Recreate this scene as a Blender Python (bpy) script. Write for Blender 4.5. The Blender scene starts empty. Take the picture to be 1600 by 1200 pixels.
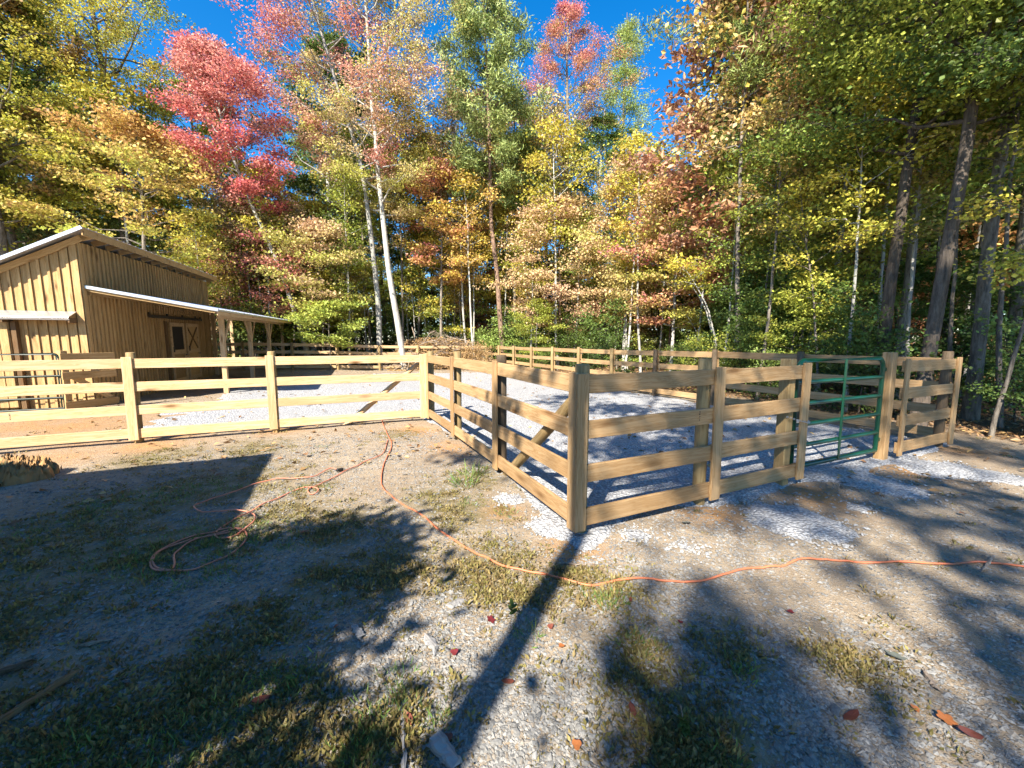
import bpy, bmesh, math, random
import numpy as np
from mathutils import Vector, Matrix, Euler

SC = bpy.context.scene
COL = SC.collection
RAD = math.radians

# ------------------------------------------------------------------ camera
CAM = np.array([-1.82, -2.69, 1.62])
YAW, PITCH, FPX = RAD(24.5), RAD(6.03), 625.0
cd = bpy.data.cameras.new('camera')
cd.sensor_width = 36.0
cd.lens = 36.0 * FPX / 1600.0
cd.clip_start = 0.05
cd.clip_end = 1500.0
cam = bpy.data.objects.new('camera', cd)
cam.location = CAM
cam.rotation_euler = (math.pi / 2 - PITCH, 0, -YAW)
COL.objects.link(cam)
SC.camera = cam

# ------------------------------------------------------------------ sky and sun
SUN_AZ = math.atan2(-0.75, -0.66)          # direction towards the sun, x = sin, y = cos
SUN_EL = RAD(40)
world = bpy.data.worlds.new('World')
SC.world = world
world.use_nodes = True
wn = world.node_tree.nodes
sky = wn.new('ShaderNodeTexSky')
sky.sky_type = 'NISHITA'
sky.sun_disc = False
sky.sun_elevation = SUN_EL
sky.sun_rotation = SUN_AZ
sky.altitude = 300
sky.air_density = 1.0
sky.dust_density = 0.2
sky.ozone_density = 4.0
bg = wn['Background']
bg.inputs['Strength'].default_value = 0.095
hsv = wn.new('ShaderNodeHueSaturation')
hsv.inputs['Saturation'].default_value = 1.36
world.node_tree.links.new(sky.outputs[0], hsv.inputs['Color'])
world.node_tree.links.new(hsv.outputs[0], bg.inputs['Color'])
sl = bpy.data.lights.new('sun', 'SUN')
sl.energy = 5.0
sl.angle = RAD(0.53)
sl.color = (1.0, 0.92, 0.79)
sun = bpy.data.objects.new('sun', sl)
to_sun = Vector((math.sin(SUN_AZ) * math.cos(SUN_EL), math.cos(SUN_AZ) * math.cos(SUN_EL), math.sin(SUN_EL)))
sun.rotation_euler = to_sun.to_track_quat('Z', 'Y').to_euler()
sun.location = (-20, -20, 30)
COL.objects.link(sun)
SC.view_settings.view_transform = 'Standard'
SC.view_settings.look = 'None'
SC.view_settings.exposure = 1.65
SC.view_settings.gamma = 1.0
SC.view_settings.use_curve_mapping = False
SC.cycles.max_bounces = 4
SC.cycles.diffuse_bounces = 2
SC.cycles.transmission_bounces = 2
SC.cycles.use_adaptive_sampling = True
SC.cycles.adaptive_threshold = 0.02
SC.cycles.use_denoising = True
SC.cycles.denoising_input_passes = 'RGB_ALBEDO_NORMAL'
SC.cycles.denoising_prefilter = 'NONE'
SC.cycles.glossy_bounces = 2
SC.cycles.transparent_max_bounces = 4

# ------------------------------------------------------------------ helpers
_R = np.array([math.cos(YAW), -math.sin(YAW), 0.0])
_F = np.array([math.sin(YAW) * math.cos(PITCH), math.cos(YAW) * math.cos(PITCH), -math.sin(PITCH)])
_U = np.cross(_R, _F)


def ray(px, py):
    return _F + _R * (px - 800) / FPX - _U * (py - 600) / FPX


def gnd(px, py, z=0.0):
    d = ray(px, py)
    t = (z - CAM[2]) / d[2]
    return CAM + t * d


def spot(px, D):
    """ground position at distance D along the bearing of a picture column"""
    d = ray(px, 534)
    d = d / math.hypot(d[0], d[1])
    return CAM[0] + D * d[0], CAM[1] + D * d[1]


def zat(px, py, D):
    d = ray(px, py)
    return CAM[2] + D * d[2] / math.hypot(d[0], d[1])


def _hash(ix, iy, seed):
    n = (ix * 374761393 + iy * 668265263 + seed * 1442695041) & 0xFFFFFFFF
    n = ((n ^ (n >> 13)) * 1274126177) & 0xFFFFFFFF
    return ((n ^ (n >> 16)) & 0xFFFF) / 65535.0


def vnoise(x, y, scale=1.0, seed=0, octaves=2):
    x = np.asarray(x, float) * scale
    y = np.asarray(y, float) * scale
    out, amp, tot = 0.0, 1.0, 0.0
    for o in range(octaves):
        ix, iy = np.floor(x).astype(np.int64), np.floor(y).astype(np.int64)
        fx, fy = x - ix, y - iy
        fx, fy = fx * fx * (3 - 2 * fx), fy * fy * (3 - 2 * fy)
        s = seed + o * 17
        v = (_hash(ix, iy, s) * (1 - fx) + _hash(ix + 1, iy, s) * fx) * (1 - fy) + \
            (_hash(ix, iy + 1, s) * (1 - fx) + _hash(ix + 1, iy + 1, s) * fx) * fy
        out = out + v * amp
        tot += amp
        amp *= 0.5
        x, y = x * 2.03, y * 2.03
    return out / tot


def sstep(a, b, x):
    t = np.clip((np.asarray(x, float) - a) / (b - a), 0, 1)
    return t * t * (3 - 2 * t)


def hgt(x, y):
    """terrain height"""
    x = np.asarray(x, float)
    y = np.asarray(y, float)
    z = 0.28 * sstep(12, 24, y) * sstep(4, -5, x)
    z = z + 0.9 * sstep(24, 70, y) + 0.8 * sstep(10, 60, x) + 0.5 * sstep(-12, -60, x)
    z = z + 0.06 * (vnoise(x, y, 0.35, 5) - 0.5) * sstep(8.5, 14, np.hypot(x + 1.8, y + 2.7))
    z = z + 0.035 * (vnoise(x, y, 0.9, 8) - 0.5)
    return z


def mesh_np(name, verts, faces, nper, mat=None, smooth=False, attrs=None, mats=None):
    """mesh from an (N,3) array and an (M,nper) index array"""
    me = bpy.data.meshes.new(name)
    verts = np.ascontiguousarray(verts, dtype=np.float32)
    faces = np.ascontiguousarray(faces, dtype=np.int32)
    me.vertices.add(len(verts))
    me.vertices.foreach_set('co', verts.ravel())
    m = len(faces)
    me.loops.add(m * nper)
    me.loops.foreach_set('vertex_index', faces.ravel())
    me.polygons.add(m)
    me.polygons.foreach_set('loop_start', np.arange(0, m * nper, nper, dtype=np.int32))
    me.polygons.foreach_set('loop_total', np.full(m, nper, dtype=np.int32))
    me.polygons.foreach_set('use_smooth', np.full(m, smooth, dtype=bool))
    if attrs:
        for k, (dom, arr) in attrs.items():
            arr = np.ascontiguousarray(arr, dtype=np.float32)
            if arr.ndim == 1:
                a = me.attributes.new(k, 'FLOAT', dom)
                a.data.foreach_set('value', arr)
            else:
                a = me.attributes.new(k, 'FLOAT_COLOR', dom)
                a.data.foreach_set('color', np.c_[arr, np.ones(len(arr))].astype(np.float32).ravel())
    me.update(calc_edges=True)
    if mat:
        me.materials.append(mat)
    return me


def obj(name, data, parent=None, loc=(0, 0, 0), rot=(0, 0, 0), scale=None):
    o = bpy.data.objects.new(name, data)
    COL.objects.link(o)
    o.location = loc
    o.rotation_euler = rot
    if scale is not None:
        o.scale = scale
    if parent:
        o.parent = parent
    return o


def tag(o, label, cat, group=None):
    o['label'] = label
    o['category'] = cat
    if group:
        o['group'] = group
    return o


def thing(name, label, cat, loc=(0, 0, 0), rot=(0, 0, 0), group=None):
    return tag(obj(name, None, None, loc, rot), label, cat, group)


def struct(name, data, loc=(0, 0, 0)):
    o = obj(name, data, None, loc)
    o['kind'] = 'structure'
    return o


def stuff(name, data, label, cat=None, parent=None):
    o = obj(name, data, parent)
    o['kind'] = 'stuff'
    if not parent:
        o['label'] = label
        o['category'] = cat
    return o


_box = {}


def box(lx, ly, lz, mat, c=0.004):
    key = (round(lx, 3), round(ly, 3), round(lz, 3), mat.name, c)
    if key in _box:
        return _box[key]
    bm = bmesh.new()
    bmesh.ops.create_cube(bm, size=1.0)
    bmesh.ops.scale(bm, vec=(lx, ly, lz), verts=bm.verts)
    if c:
        bmesh.ops.bevel(bm, geom=list(bm.edges), offset=c, segments=1, affect='EDGES')
    me = bpy.data.meshes.new('board')
    bm.to_mesh(me)
    bm.free()
    me.materials.append(mat)
    _box[key] = me
    return me


_cyl = {}


def rod(r, L, mat, n=14, c=0.01, axis='X', jitter=0.0):
    """round bar lying along local X, chamfered ends"""
    key = (round(r, 3), round(L, 3), mat.name, n, c)
    if key in _cyl:
        return _cyl[key]
    xs = [-L / 2, -L / 2 + c, -L / 6, L / 6, L / 2 - c, L / 2]
    rs = [r - c * 0.7, r, r * 0.99, r * 1.01, r, r - c * 0.7]
    bm = bmesh.new()
    rings = []
    for x, q in zip(xs, rs):
        rings.append([bm.verts.new((x, q * math.cos(2 * math.pi * i / n), q * math.sin(2 * math.pi * i / n))) for i in range(n)])
    for a, b in zip(rings[:-1], rings[1:]):
        for i in range(n):
            f = bm.faces.new((a[i], a[(i + 1) % n], b[(i + 1) % n], b[i]))
            f.smooth = True
    bm.faces.new(rings[0][::-1])
    bm.faces.new(rings[-1])
    bmesh.ops.recalc_face_normals(bm, faces=bm.faces)
    me = bpy.data.meshes.new('pole')
    bm.to_mesh(me)
    bm.free()
    me.materials.append(mat)
    _cyl[key] = me
    return me


def tube_np(path, radii, sides):
    path = np.asarray(path, float)
    n = len(path)
    radii = np.broadcast_to(np.asarray(radii, float), (n,))
    tan = np.gradient(path, axis=0)
    tan /= np.linalg.norm(tan, axis=1)[:, None] + 1e-9
    ref = np.where(np.abs(tan[:, 2:3]) > 0.9, np.array([[1.0, 0, 0]]), np.array([[0, 0, 1.0]]))
    if np.abs(tan[0, 2]) > 0.7:
        ref = np.tile(np.array([[1.0, 0, 0]]), (n, 1))
    a = np.cross(ref, tan)
    a /= np.linalg.norm(a, axis=1)[:, None] + 1e-9
    b = np.cross(tan, a)
    ang = np.linspace(0, 2 * math.pi, sides, endpoint=False)
    v = path[:, None, :] + radii[:, None, None] * (np.cos(ang)[None, :, None] * a[:, None, :] + np.sin(ang)[None, :, None] * b[:, None, :])
    i = np.arange(n - 1)[:, None] * sides
    k = np.arange(sides)[None, :]
    k2 = (k + 1) % sides
    f = np.stack([i + k, i + k2, i + sides + k2, i + sides + k], -1).reshape(-1, 4)
    return v.reshape(-1, 3), f


def join_np(parts):
    vs, fs, o = [], [], 0
    for v, f in parts:
        vs.append(v)
        fs.append(f + o)
        o += len(v)
    return np.concatenate(vs), np.concatenate(fs)


# ------------------------------------------------------------------ materials
def newmat(name):
    m = bpy.data.materials.new(name)
    m.use_nodes = True
    nt = m.node_tree
    return m, nt, nt.nodes['Principled BSDF'], nt.nodes['Material Output']


class NT:
    def __init__(self, nt):
        self.nt = nt

    def n(self, typ, **kw):
        nd = self.nt.nodes.new(typ)
        for k, v in kw.items():
            if k.startswith('_'):
                setattr(nd, k[1:], v)
            else:
                key = k.replace('__', ' ')
                s = nd.inputs[int(key[1:])] if key[0] == 'i' and key[1:].isdigit() else nd.inputs[key]
                if hasattr(v, 'is_linked') or isinstance(v, bpy.types.NodeSocket):
                    self.nt.links.new(v, s)
                else:
                    s.default_value = v
        return nd

    def math(self, op, a, b=0.5, clamp=False):
        nd = self.nt.nodes.new('ShaderNodeMath')
        nd.operation = op
        nd.use_clamp = clamp
        for i, v in enumerate((a, b)):
            if isinstance(v, bpy.types.NodeSocket):
                self.nt.links.new(v, nd.inputs[i])
            else:
                nd.inputs[i].default_value = v
        return nd.outputs[0]

    def mix(self, f, a, b, blend='MIX'):
        nd = self.nt.nodes.new('ShaderNodeMix')
        nd.data_type = 'RGBA'
        nd.blend_type = blend
        for i, v in ((0, f), (6, a), (7, b)):
            if isinstance(v, bpy.types.NodeSocket):
                self.nt.links.new(v, nd.inputs[i])
            elif i == 0:
                nd.inputs[i].default_value = v
            else:
                nd.inputs[i].default_value = (*v, 1) if len(v) == 3 else v
        return nd.outputs[2]

    def ramp(self, f, stops):
        nd = self.nt.nodes.new('ShaderNodeValToRGB')
        el = nd.color_ramp.elements
        while len(el) < len(stops):
            el.new(0.5)
        for e, (p, c) in zip(el, stops):
            e.position = p
            c = (c, c, c) if isinstance(c, (int, float)) else c
            e.color = (*c, 1)
        self.nt.links.new(f, nd.inputs[0])
        return nd.outputs[0]

    def link(self, a, b):
        self.nt.links.new(a, b)


def wood(name, light, dark, knot=(0.16, 0.08, 0.03), rough=0.75, grain=1.0, var=0.25, stain=None):
    m, nt, p, out = newmat(name)
    t = NT(nt)
    tc = t.n('ShaderNodeTexCoord')
    oi = t.n('ShaderNodeObjectInfo')
    off = t.n('ShaderNodeCombineXYZ', X=t.math('MULTIPLY', oi.outputs['Random'], 91.0), Y=t.math('MULTIPLY', oi.outputs['Random'], 37.0), Z=t.math('MULTIPLY', oi.outputs['Random'], 53.0))
    co = t.n('ShaderNodeVectorMath', _operation='ADD', i0=tc.outputs['Object'], i1=off.outputs[0])
    mp = t.n('ShaderNodeMapping', Vector=co.outputs[0], Scale=(0.55, 7.0, 7.0))
    wob = t.n('ShaderNodeTexNoise', Vector=mp.outputs[0], Scale=1.1, Detail=2.0, Roughness=0.5)
    mp2 = t.n('ShaderNodeMapping', Vector=co.outputs[0], Scale=(0.5 * grain, 26.0 * grain, 26.0 * grain))
    wv = t.n('ShaderNodeVectorMath', _operation='ADD', i0=mp2.outputs[0], i1=t.n('ShaderNodeVectorMath', _operation='SCALE', i0=wob.outputs['Color'], Scale=6.0).outputs[0])
    gr = t.n('ShaderNodeTexNoise', Vector=wv.outputs[0], Scale=1.0, Detail=3.0, Roughness=0.65)
    fib = t.n('ShaderNodeTexNoise', Vector=t.n('ShaderNodeMapping', Vector=co.outputs[0], Scale=(4.0, 160.0, 160.0)).outputs[0], Scale=1.0, Detail=2.0)
    g = t.ramp(gr.outputs['Fac'], [(0.36, 0.0), (0.47, 0.25), (0.54, 1.0), (0.58, 0.2), (0.66, 0.9), (0.72, 0.1)])
    col = t.mix(g, light, dark)
    col = t.mix(t.math('MULTIPLY', fib.outputs['Fac'], 0.25), col, tuple(c * 0.6 for c in dark))
    # knots
    vk = t.n('ShaderNodeTexVoronoi', Vector=t.n('ShaderNodeMapping', Vector=co.outputs[0], Scale=(1.5, 6.0, 6.0)).outputs[0], Scale=1.0)
    sep = t.n('ShaderNodeSeparateColor', Color=vk.outputs['Color'])
    keep = t.math('GREATER_THAN', sep.outputs[0], 0.5)
    kd = t.ramp(vk.outputs['Distance'], [(0.07, 1.0), (0.13, 0.6), (0.26, 0.0)])
    col = t.mix(t.math('MULTIPLY', kd, keep), col, knot)
    # blotches and board-to-board tone
    bl = t.n('ShaderNodeTexNoise', Vector=co.outputs[0], Scale=1.7, Detail=3.0)
    col = t.mix(t.math('MULTIPLY', t.ramp(bl.outputs['Fac'], [(0.42, 0.0), (0.7, 1.0)]), 0.35), col, stain or dark)
    col = t.mix(1.0, col, t.ramp(oi.outputs['Random'], [(0.0, 1.0 - var), (0.5, 1.0), (1.0, 1.0 - var * 0.4)]), 'MULTIPLY')
    t.link(col, p.inputs['Base Color'])
    p.inputs['Roughness'].default_value = rough
    p.inputs['Specular IOR Level'].default_value = 0.25
    bmp = t.n('ShaderNodeBump', Strength=0.35, Distance=0.004, Height=t.math('ADD', gr.outputs['Fac'], fib.outputs['Fac']))
    t.link(bmp.outputs[0], p.inputs['Normal'])
    return m


M = {}
M['lumber'] = wood('fresh_pine_lumber', (0.68, 0.50, 0.31), (0.50, 0.315, 0.145), var=0.2)
M['lumber2'] = wood('shaded_pine_lumber', (0.52, 0.35, 0.185), (0.34, 0.20, 0.085), var=0.3)  # same pine, browner: the dappled shade on these runs is in the colour
M['post'] = wood('treated_post', (0.40, 0.29, 0.14), (0.25, 0.165, 0.07), var=0.3, grain=0.8)
M['postdark'] = wood('dark_treated_post', (0.17, 0.12, 0.075), (0.10, 0.07, 0.04), var=0.3, grain=0.8)
M['barn'] = wood('barn_siding', (0.63, 0.42, 0.20), (0.45, 0.27, 0.105), var=0.32, stain=(0.30, 0.18, 0.06))
M['barndark'] = wood('barn_trim_dark', (0.22, 0.13, 0.06), (0.13, 0.075, 0.035))
M['grey_wood'] = wood('weathered_grey_wood', (0.36, 0.35, 0.34), (0.22, 0.21, 0.2), knot=(0.1, 0.09, 0.08))


def simple(name, col, rough=0.6, metal=0.0, noise=0.12, nscale=12.0, bump=0.0, spec=0.4):
    m, nt, p, out = newmat(name)
    t = NT(nt)
    tc = t.n('ShaderNodeTexCoord')
    nz = t.n('ShaderNodeTexNoise', Vector=tc.outputs['Object'], Scale=nscale, Detail=4.0)
    f = t.ramp(nz.outputs['Fac'], [(0.3, 1 - noise), (0.7, 1 + noise * 0.3)])
    t.link(t.mix(1.0, col, f, 'MULTIPLY'), p.inputs['Base Color'])
    p.inputs['Roughness'].default_value = rough
    p.inputs['Metallic'].default_value = metal
    p.inputs['Specular IOR Level'].default_value = spec
    if bump:
        t.link(t.n('ShaderNodeBump', Strength=bump, Distance=0.01, Height=nz.outputs['Fac']).outputs[0], p.inputs['Normal'])
    return m


M['metal'] = simple('galvanised_sheet', (0.72, 0.74, 0.77), 0.38, 0.85, 0.18, 3.0)
M['track'] = simple('dark_track_metal', (0.10, 0.09, 0.075), 0.5, 0.6)
M['black'] = simple('black_plastic', (0.02, 0.02, 0.02), 0.45)
M['green'] = simple('green_gate_paint', (0.004, 0.055, 0.03), 0.3, 0.0, 0.25, 6.0, spec=0.5)
M['darkgreen'] = simple('dark_green_gate_paint', (0.008, 0.02, 0.013), 0.4, 0.0, 0.25, 6.0)
M['chain'] = simple('zinc_chain', (0.5, 0.5, 0.5), 0.35, 0.9)
M['cord'] = simple('orange_cord', (0.60, 0.18, 0.085), 0.55, 0.0, 0.3, 9.0)
M['cord2'] = simple('faded_red_cord', (0.58, 0.21, 0.13), 0.55, 0.0, 0.3, 9.0)
M['ink'] = simple('ink_stamp', (0.03, 0.025, 0.02), 0.8)
M['dark'] = simple('interior_shade_black', (0.03, 0.025, 0.02), 0.9)  # near-black tone stands in for unlit space behind openings and gaps
M['tarp'] = simple('tan_canvas', (0.36, 0.205, 0.085), 0.85, 0.0, 0.35, 5.0, 0.4)
M['tarp2'] = simple('olive_canvas', (0.16, 0.15, 0.07), 0.85, 0.0, 0.35, 5.0, 0.4)
M['roofing'] = simple('shed_roof_metal', (0.35, 0.36, 0.37), 0.5, 0.6)


def bark(name, a, b, scale=(6, 6, 1.6), bump=0.6, patch=None):
    m, nt, p, out = newmat(name)
    t = NT(nt)
    tc = t.n('ShaderNodeTexCoord')
    oi = t.n('ShaderNodeObjectInfo')
    mp = t.n('ShaderNodeMapping', Vector=tc.outputs['Object'], Scale=scale)
    n1 = t.n('ShaderNodeTexNoise', Vector=mp.outputs[0], Scale=2.2, Detail=6.0, Roughness=0.7)
    n2 = t.n('ShaderNodeTexNoise', Vector=tc.outputs['Object'], Scale=0.9, Detail=3.0)
    col = t.mix(t.ramp(n1.outputs['Fac'], [(0.36, 0.0), (0.62, 1.0)]), a, b)
    if patch:
        col = t.mix(t.ramp(n2.outputs['Fac'], [(0.5, 0.0), (0.66, 0.8)]), col, patch)
    col = t.mix(1.0, col, t.ramp(oi.outputs['Random'], [(0.0, 0.75), (1.0, 1.1)]), 'MULTIPLY')
    t.link(col, p.inputs['Base Color'])
    p.inputs['Roughness'].default_value = 0.9
    p.inputs['Specular IOR Level'].default_value = 0.15
    t.link(t.n('ShaderNodeBump', Strength=bump, Distance=0.03, Height=n1.outputs['Fac']).outputs[0], p.inputs['Normal'])
    return m


M['bark_pale'] = bark('pale_grey_bark', (0.26, 0.245, 0.22), (0.50, 0.48, 0.44), patch=(0.36, 0.38, 0.33))
M['bark_brown'] = bark('brown_pine_bark', (0.10, 0.065, 0.045), (0.30, 0.20, 0.145), scale=(9, 9, 2.5), bump=0.9)
M['bark_grey'] = bark('grey_brown_bark', (0.10, 0.085, 0.07), (0.26, 0.225, 0.185), scale=(8, 8, 1.8), bump=0.9)
M['bark_dark'] = bark('dark_bark', (0.055, 0.045, 0.037), (0.15, 0.12, 0.095), scale=(8, 8, 1.8), bump=0.9)
M['twig'] = bark('dry_twig', (0.20, 0.15, 0.11), (0.42, 0.34, 0.27), scale=(9, 9, 3))


def leafmat(name, trans=0.35, fixed=None):
    m, nt, p, out = newmat(name)
    t = NT(nt)
    tone = t.n('ShaderNodeAttribute', _attribute_name='tone')
    jit = t.n('ShaderNodeAttribute', _attribute_name='jit')
    if fixed:
        a, b = fixed
    else:
        a = t.n('ShaderNodeAttribute', _attribute_name='leaf_a', _attribute_type='OBJECT').outputs['Color']
        b = t.n('ShaderNodeAttribute', _attribute_name='leaf_b', _attribute_type='OBJECT').outputs['Color']
    col = t.mix(tone.outputs['Fac'], a, b)
    hs = t.n('ShaderNodeHueSaturation', Color=col, Hue=t.math('ADD', 0.484, t.math('MULTIPLY', jit.outputs['Fac'], 0.032)),
             Saturation=1.0, Value=t.math('ADD', 0.60, t.math('MULTIPLY', jit.outputs['Fac'], 0.82)))
    p.inputs['Roughness'].default_value = 0.5
    p.inputs['Specular IOR Level'].default_value = 0.3
    t.link(hs.outputs[0], p.inputs['Base Color'])
    tr = t.n('ShaderNodeBsdfTranslucent', Color=hs.outputs[0])
    mx = t.n('ShaderNodeMixShader', Fac=trans)
    t.link(p.outputs[0], mx.inputs[1])
    t.link(tr.outputs[0], mx.inputs[2])
    t.link(mx.outputs[0], out.inputs['Surface'])
    return m


M['leaf'] = leafmat('autumn_leaf')
M['needle'] = leafmat('pine_needle', 0.15)
M['weed'] = leafmat('ground_weed', 0.3, ((0.17, 0.16, 0.045), (0.27, 0.19, 0.085)))
M['grass'] = leafmat('green_grass', 0.3, ((0.09, 0.17, 0.035), (0.20, 0.26, 0.07)))
M['litter'] = leafmat('fallen_leaf_litter', 0.1, ((0.22, 0.13, 0.06), (0.36, 0.22, 0.10)))
M['redleaf'] = leafmat('fallen_red_leaf', 0.1, ((0.24, 0.05, 0.035), (0.30, 0.09, 0.05)))
M['brownleaf'] = leafmat('fallen_brown_leaf', 0.1, ((0.27, 0.10, 0.045), (0.36, 0.17, 0.07)))
M['orangeleaf'] = leafmat('fallen_orange_leaf', 0.1, ((0.55, 0.24, 0.06), (0.5, 0.32, 0.1)))
M['greyleaf'] = leafmat('fallen_grey_leaf', 0.1, ((0.33, 0.36, 0.30), (0.38, 0.38, 0.36)))


def stonemat(name, a, b, warm):
    m, nt, p, out = newmat(name)
    t = NT(nt)
    tone = t.n('ShaderNodeAttribute', _attribute_name='tone')
    jit = t.n('ShaderNodeAttribute', _attribute_name='jit')
    tc = t.n('ShaderNodeTexCoord')
    nz = t.n('ShaderNodeTexNoise', Vector=tc.outputs['Object'], Scale=90.0, Detail=3.0)
    col = t.mix(tone.outputs['Fac'], a, b)
    col = t.mix(t.ramp(jit.outputs['Fac'], [(0.75, 0.0), (0.95, 0.8)]), col, warm)
    col = t.mix(1.0, col, t.ramp(nz.outputs['Fac'], [(0.3, 0.7), (0.7, 1.1)]), 'MULTIPLY')
    t.link(col, p.inputs['Base Color'])
    p.inputs['Roughness'].default_value = 0.85
    p.inputs['Specular IOR Level'].default_value = 0.25
    return m


M['shale'] = stonemat('shale_chips', (0.12, 0.12, 0.118), (0.30, 0.29, 0.272), (0.24, 0.19, 0.135))
M['limestone'] = stonemat('crushed_limestone', (0.24, 0.245, 0.255), (0.46, 0.465, 0.47), (0.33, 0.30, 0.27))


def groundmat():
    m, nt, p, out = newmat('earth')
    t = NT(nt)
    tc = t.n('ShaderNodeTexCoord')
    zone = t.n('ShaderNodeSeparateColor', Color=t.n('ShaderNodeAttribute', _attribute_name='zone').outputs['Color'])
    co = tc.outputs['Object']
    big = t.n('ShaderNodeTexNoise', Vector=co, Scale=0.8, Detail=6.0, Roughness=0.6)
    mid = t.n('ShaderNodeTexNoise', Vector=co, Scale=7.0, Detail=6.0, Roughness=0.65)
    fine = t.n('ShaderNodeTexNoise', Vector=co, Scale=75.0, Detail=4.0, Roughness=0.7)
    v1 = t.n('ShaderNodeTexVoronoi', Vector=co, Scale=38.0)
    v2 = t.n('ShaderNodeTexVoronoi', Vector=co, Scale=95.0)
    dirt = t.mix(t.ramp(big.outputs['Fac'], [(0.35, 0.0), (0.65, 1.0)]), (0.27, 0.205, 0.138), (0.385, 0.31, 0.222))
    dirt = t.mix(t.ramp(mid.outputs['Fac'], [(0.35, 0.0), (0.7, 0.7)]), dirt, (0.185, 0.135, 0.086))
    dirt = t.mix(t.math('MULTIPLY', t.ramp(fine.outputs['Fac'], [(0.4, 0.0), (0.7, 1.0)]), 0.4), dirt, (0.36, 0.305, 0.235))
    # small chips pressed in the soil
    c1 = t.n('ShaderNodeSeparateColor', Color=v1.outputs['Color'])
    c2 = t.n('ShaderNodeSeparateColor', Color=v2.outputs['Color'])
    chip1 = t.math('MULTIPLY', t.math('GREATER_THAN', c1.outputs[0], 0.72), t.ramp(v1.outputs['Distance'], [(0.35, 1.0), (0.5, 0.0)]))
    chip2 = t.math('MULTIPLY', t.math('GREATER_THAN', c2.outputs[0], 0.6), t.ramp(v2.outputs['Distance'], [(0.35, 1.0), (0.5, 0.0)]))
    chips = t.math('MAXIMUM', chip1, chip2)
    chips = t.math('MULTIPLY', chips, t.ramp(big.outputs['Fac'], [(0.4, 0.35), (0.6, 1.0)]))
    chipcol = t.mix(c1.outputs[1], (0.24, 0.235, 0.225), (0.42, 0.40, 0.37))
    col = t.mix(chips, dirt, chipcol)
    clay = t.mix(mid.outputs['Fac'], (0.34, 0.17, 0.06), (0.42, 0.25, 0.12))
    col = t.mix(t.math('MULTIPLY', zone.outputs[2], t.ramp(mid.outputs['Fac'], [(0.3, 0.5), (0.55, 1.0)])), col, clay)
    weed = t.mix(fine.outputs['Fac'], (0.10, 0.085, 0.045), (0.22, 0.185, 0.09))
    col = t.mix(t.math('MULTIPLY', zone.outputs[1], t.ramp(mid.outputs['Fac'], [(0.35, 0.3), (0.6, 1.0)])), col, weed)
    lit = t.mix(c2.outputs[1], (0.10, 0.065, 0.04), (0.24, 0.15, 0.085))
    col = t.mix(zone.outputs[0], col, lit)
    t.link(col, p.inputs['Base Color'])
    p.inputs['Roughness'].default_value = 0.95
    p.inputs['Specular IOR Level'].default_value = 0.095
    hh = t.math('ADD', t.math('MULTIPLY', fine.outputs['Fac'], 0.6), t.math('ADD', t.math('MULTIPLY', chips, 0.5), t.math('MULTIPLY', mid.outputs['Fac'], 1.4)))
    t.link(t.n('ShaderNodeBump', Strength=0.9, Distance=0.018, Height=hh).outputs[0], p.inputs['Normal'])
    return m


def gravelmat():
    m, nt, p, out = newmat('limestone_gravel')
    t = NT(nt)
    co = t.n('ShaderNodeTexCoord').outputs['Object']
    v1 = t.n('ShaderNodeTexVoronoi', Vector=co, Scale=34.0)
    v2 = t.n('ShaderNodeTexVoronoi', Vector=co, Scale=80.0)
    big = t.n('ShaderNodeTexNoise', Vector=co, Scale=0.5, Detail=5.0)
    c1 = t.n('ShaderNodeSeparateColor', Color=v1.outputs['Color'])
    col = t.mix(c1.outputs[0], (0.38, 0.385, 0.395), (0.57, 0.575, 0.58))
    col = t.mix(t.ramp(v1.outputs['Distance'], [(0.3, 0.0), (0.62, 0.85)]), col, (0.23, 0.23, 0.24))
    col = t.mix(t.math('MULTIPLY', t.ramp(big.outputs['Fac'], [(0.5, 0.0), (0.75, 1.0)]), 0.3), col, (0.34, 0.31, 0.27))
    t.link(col, p.inputs['Base Color'])
    p.inputs['Roughness'].default_value = 0.9
    p.inputs['Specular IOR Level'].default_value = 0.2
    hh = t.math('ADD', t.math('MULTIPLY', v1.outputs['Distance'], -1.0), t.math('MULTIPLY', v2.outputs['Distance'], -0.4))
    t.link(t.n('ShaderNodeBump', Strength=1.0, Distance=0.02, Height=hh).outputs[0], p.inputs['Normal'])
    return m


M['earth'] = groundmat()
M['gravel'] = gravelmat()


# ------------------------------------------------------------------ zones of the yard (plan masks)
def blobs(x, y, lst):
    out = np.zeros_like(x)
    for (cx, cy, r) in lst:
        out = np.maximum(out, np.exp(-((x - cx) ** 2 + (y - cy) ** 2) / (r * r)))
    return out


def gp(px, py, r):
    g = gnd(px, py)
    return (g[0], g[1], r)


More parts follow.
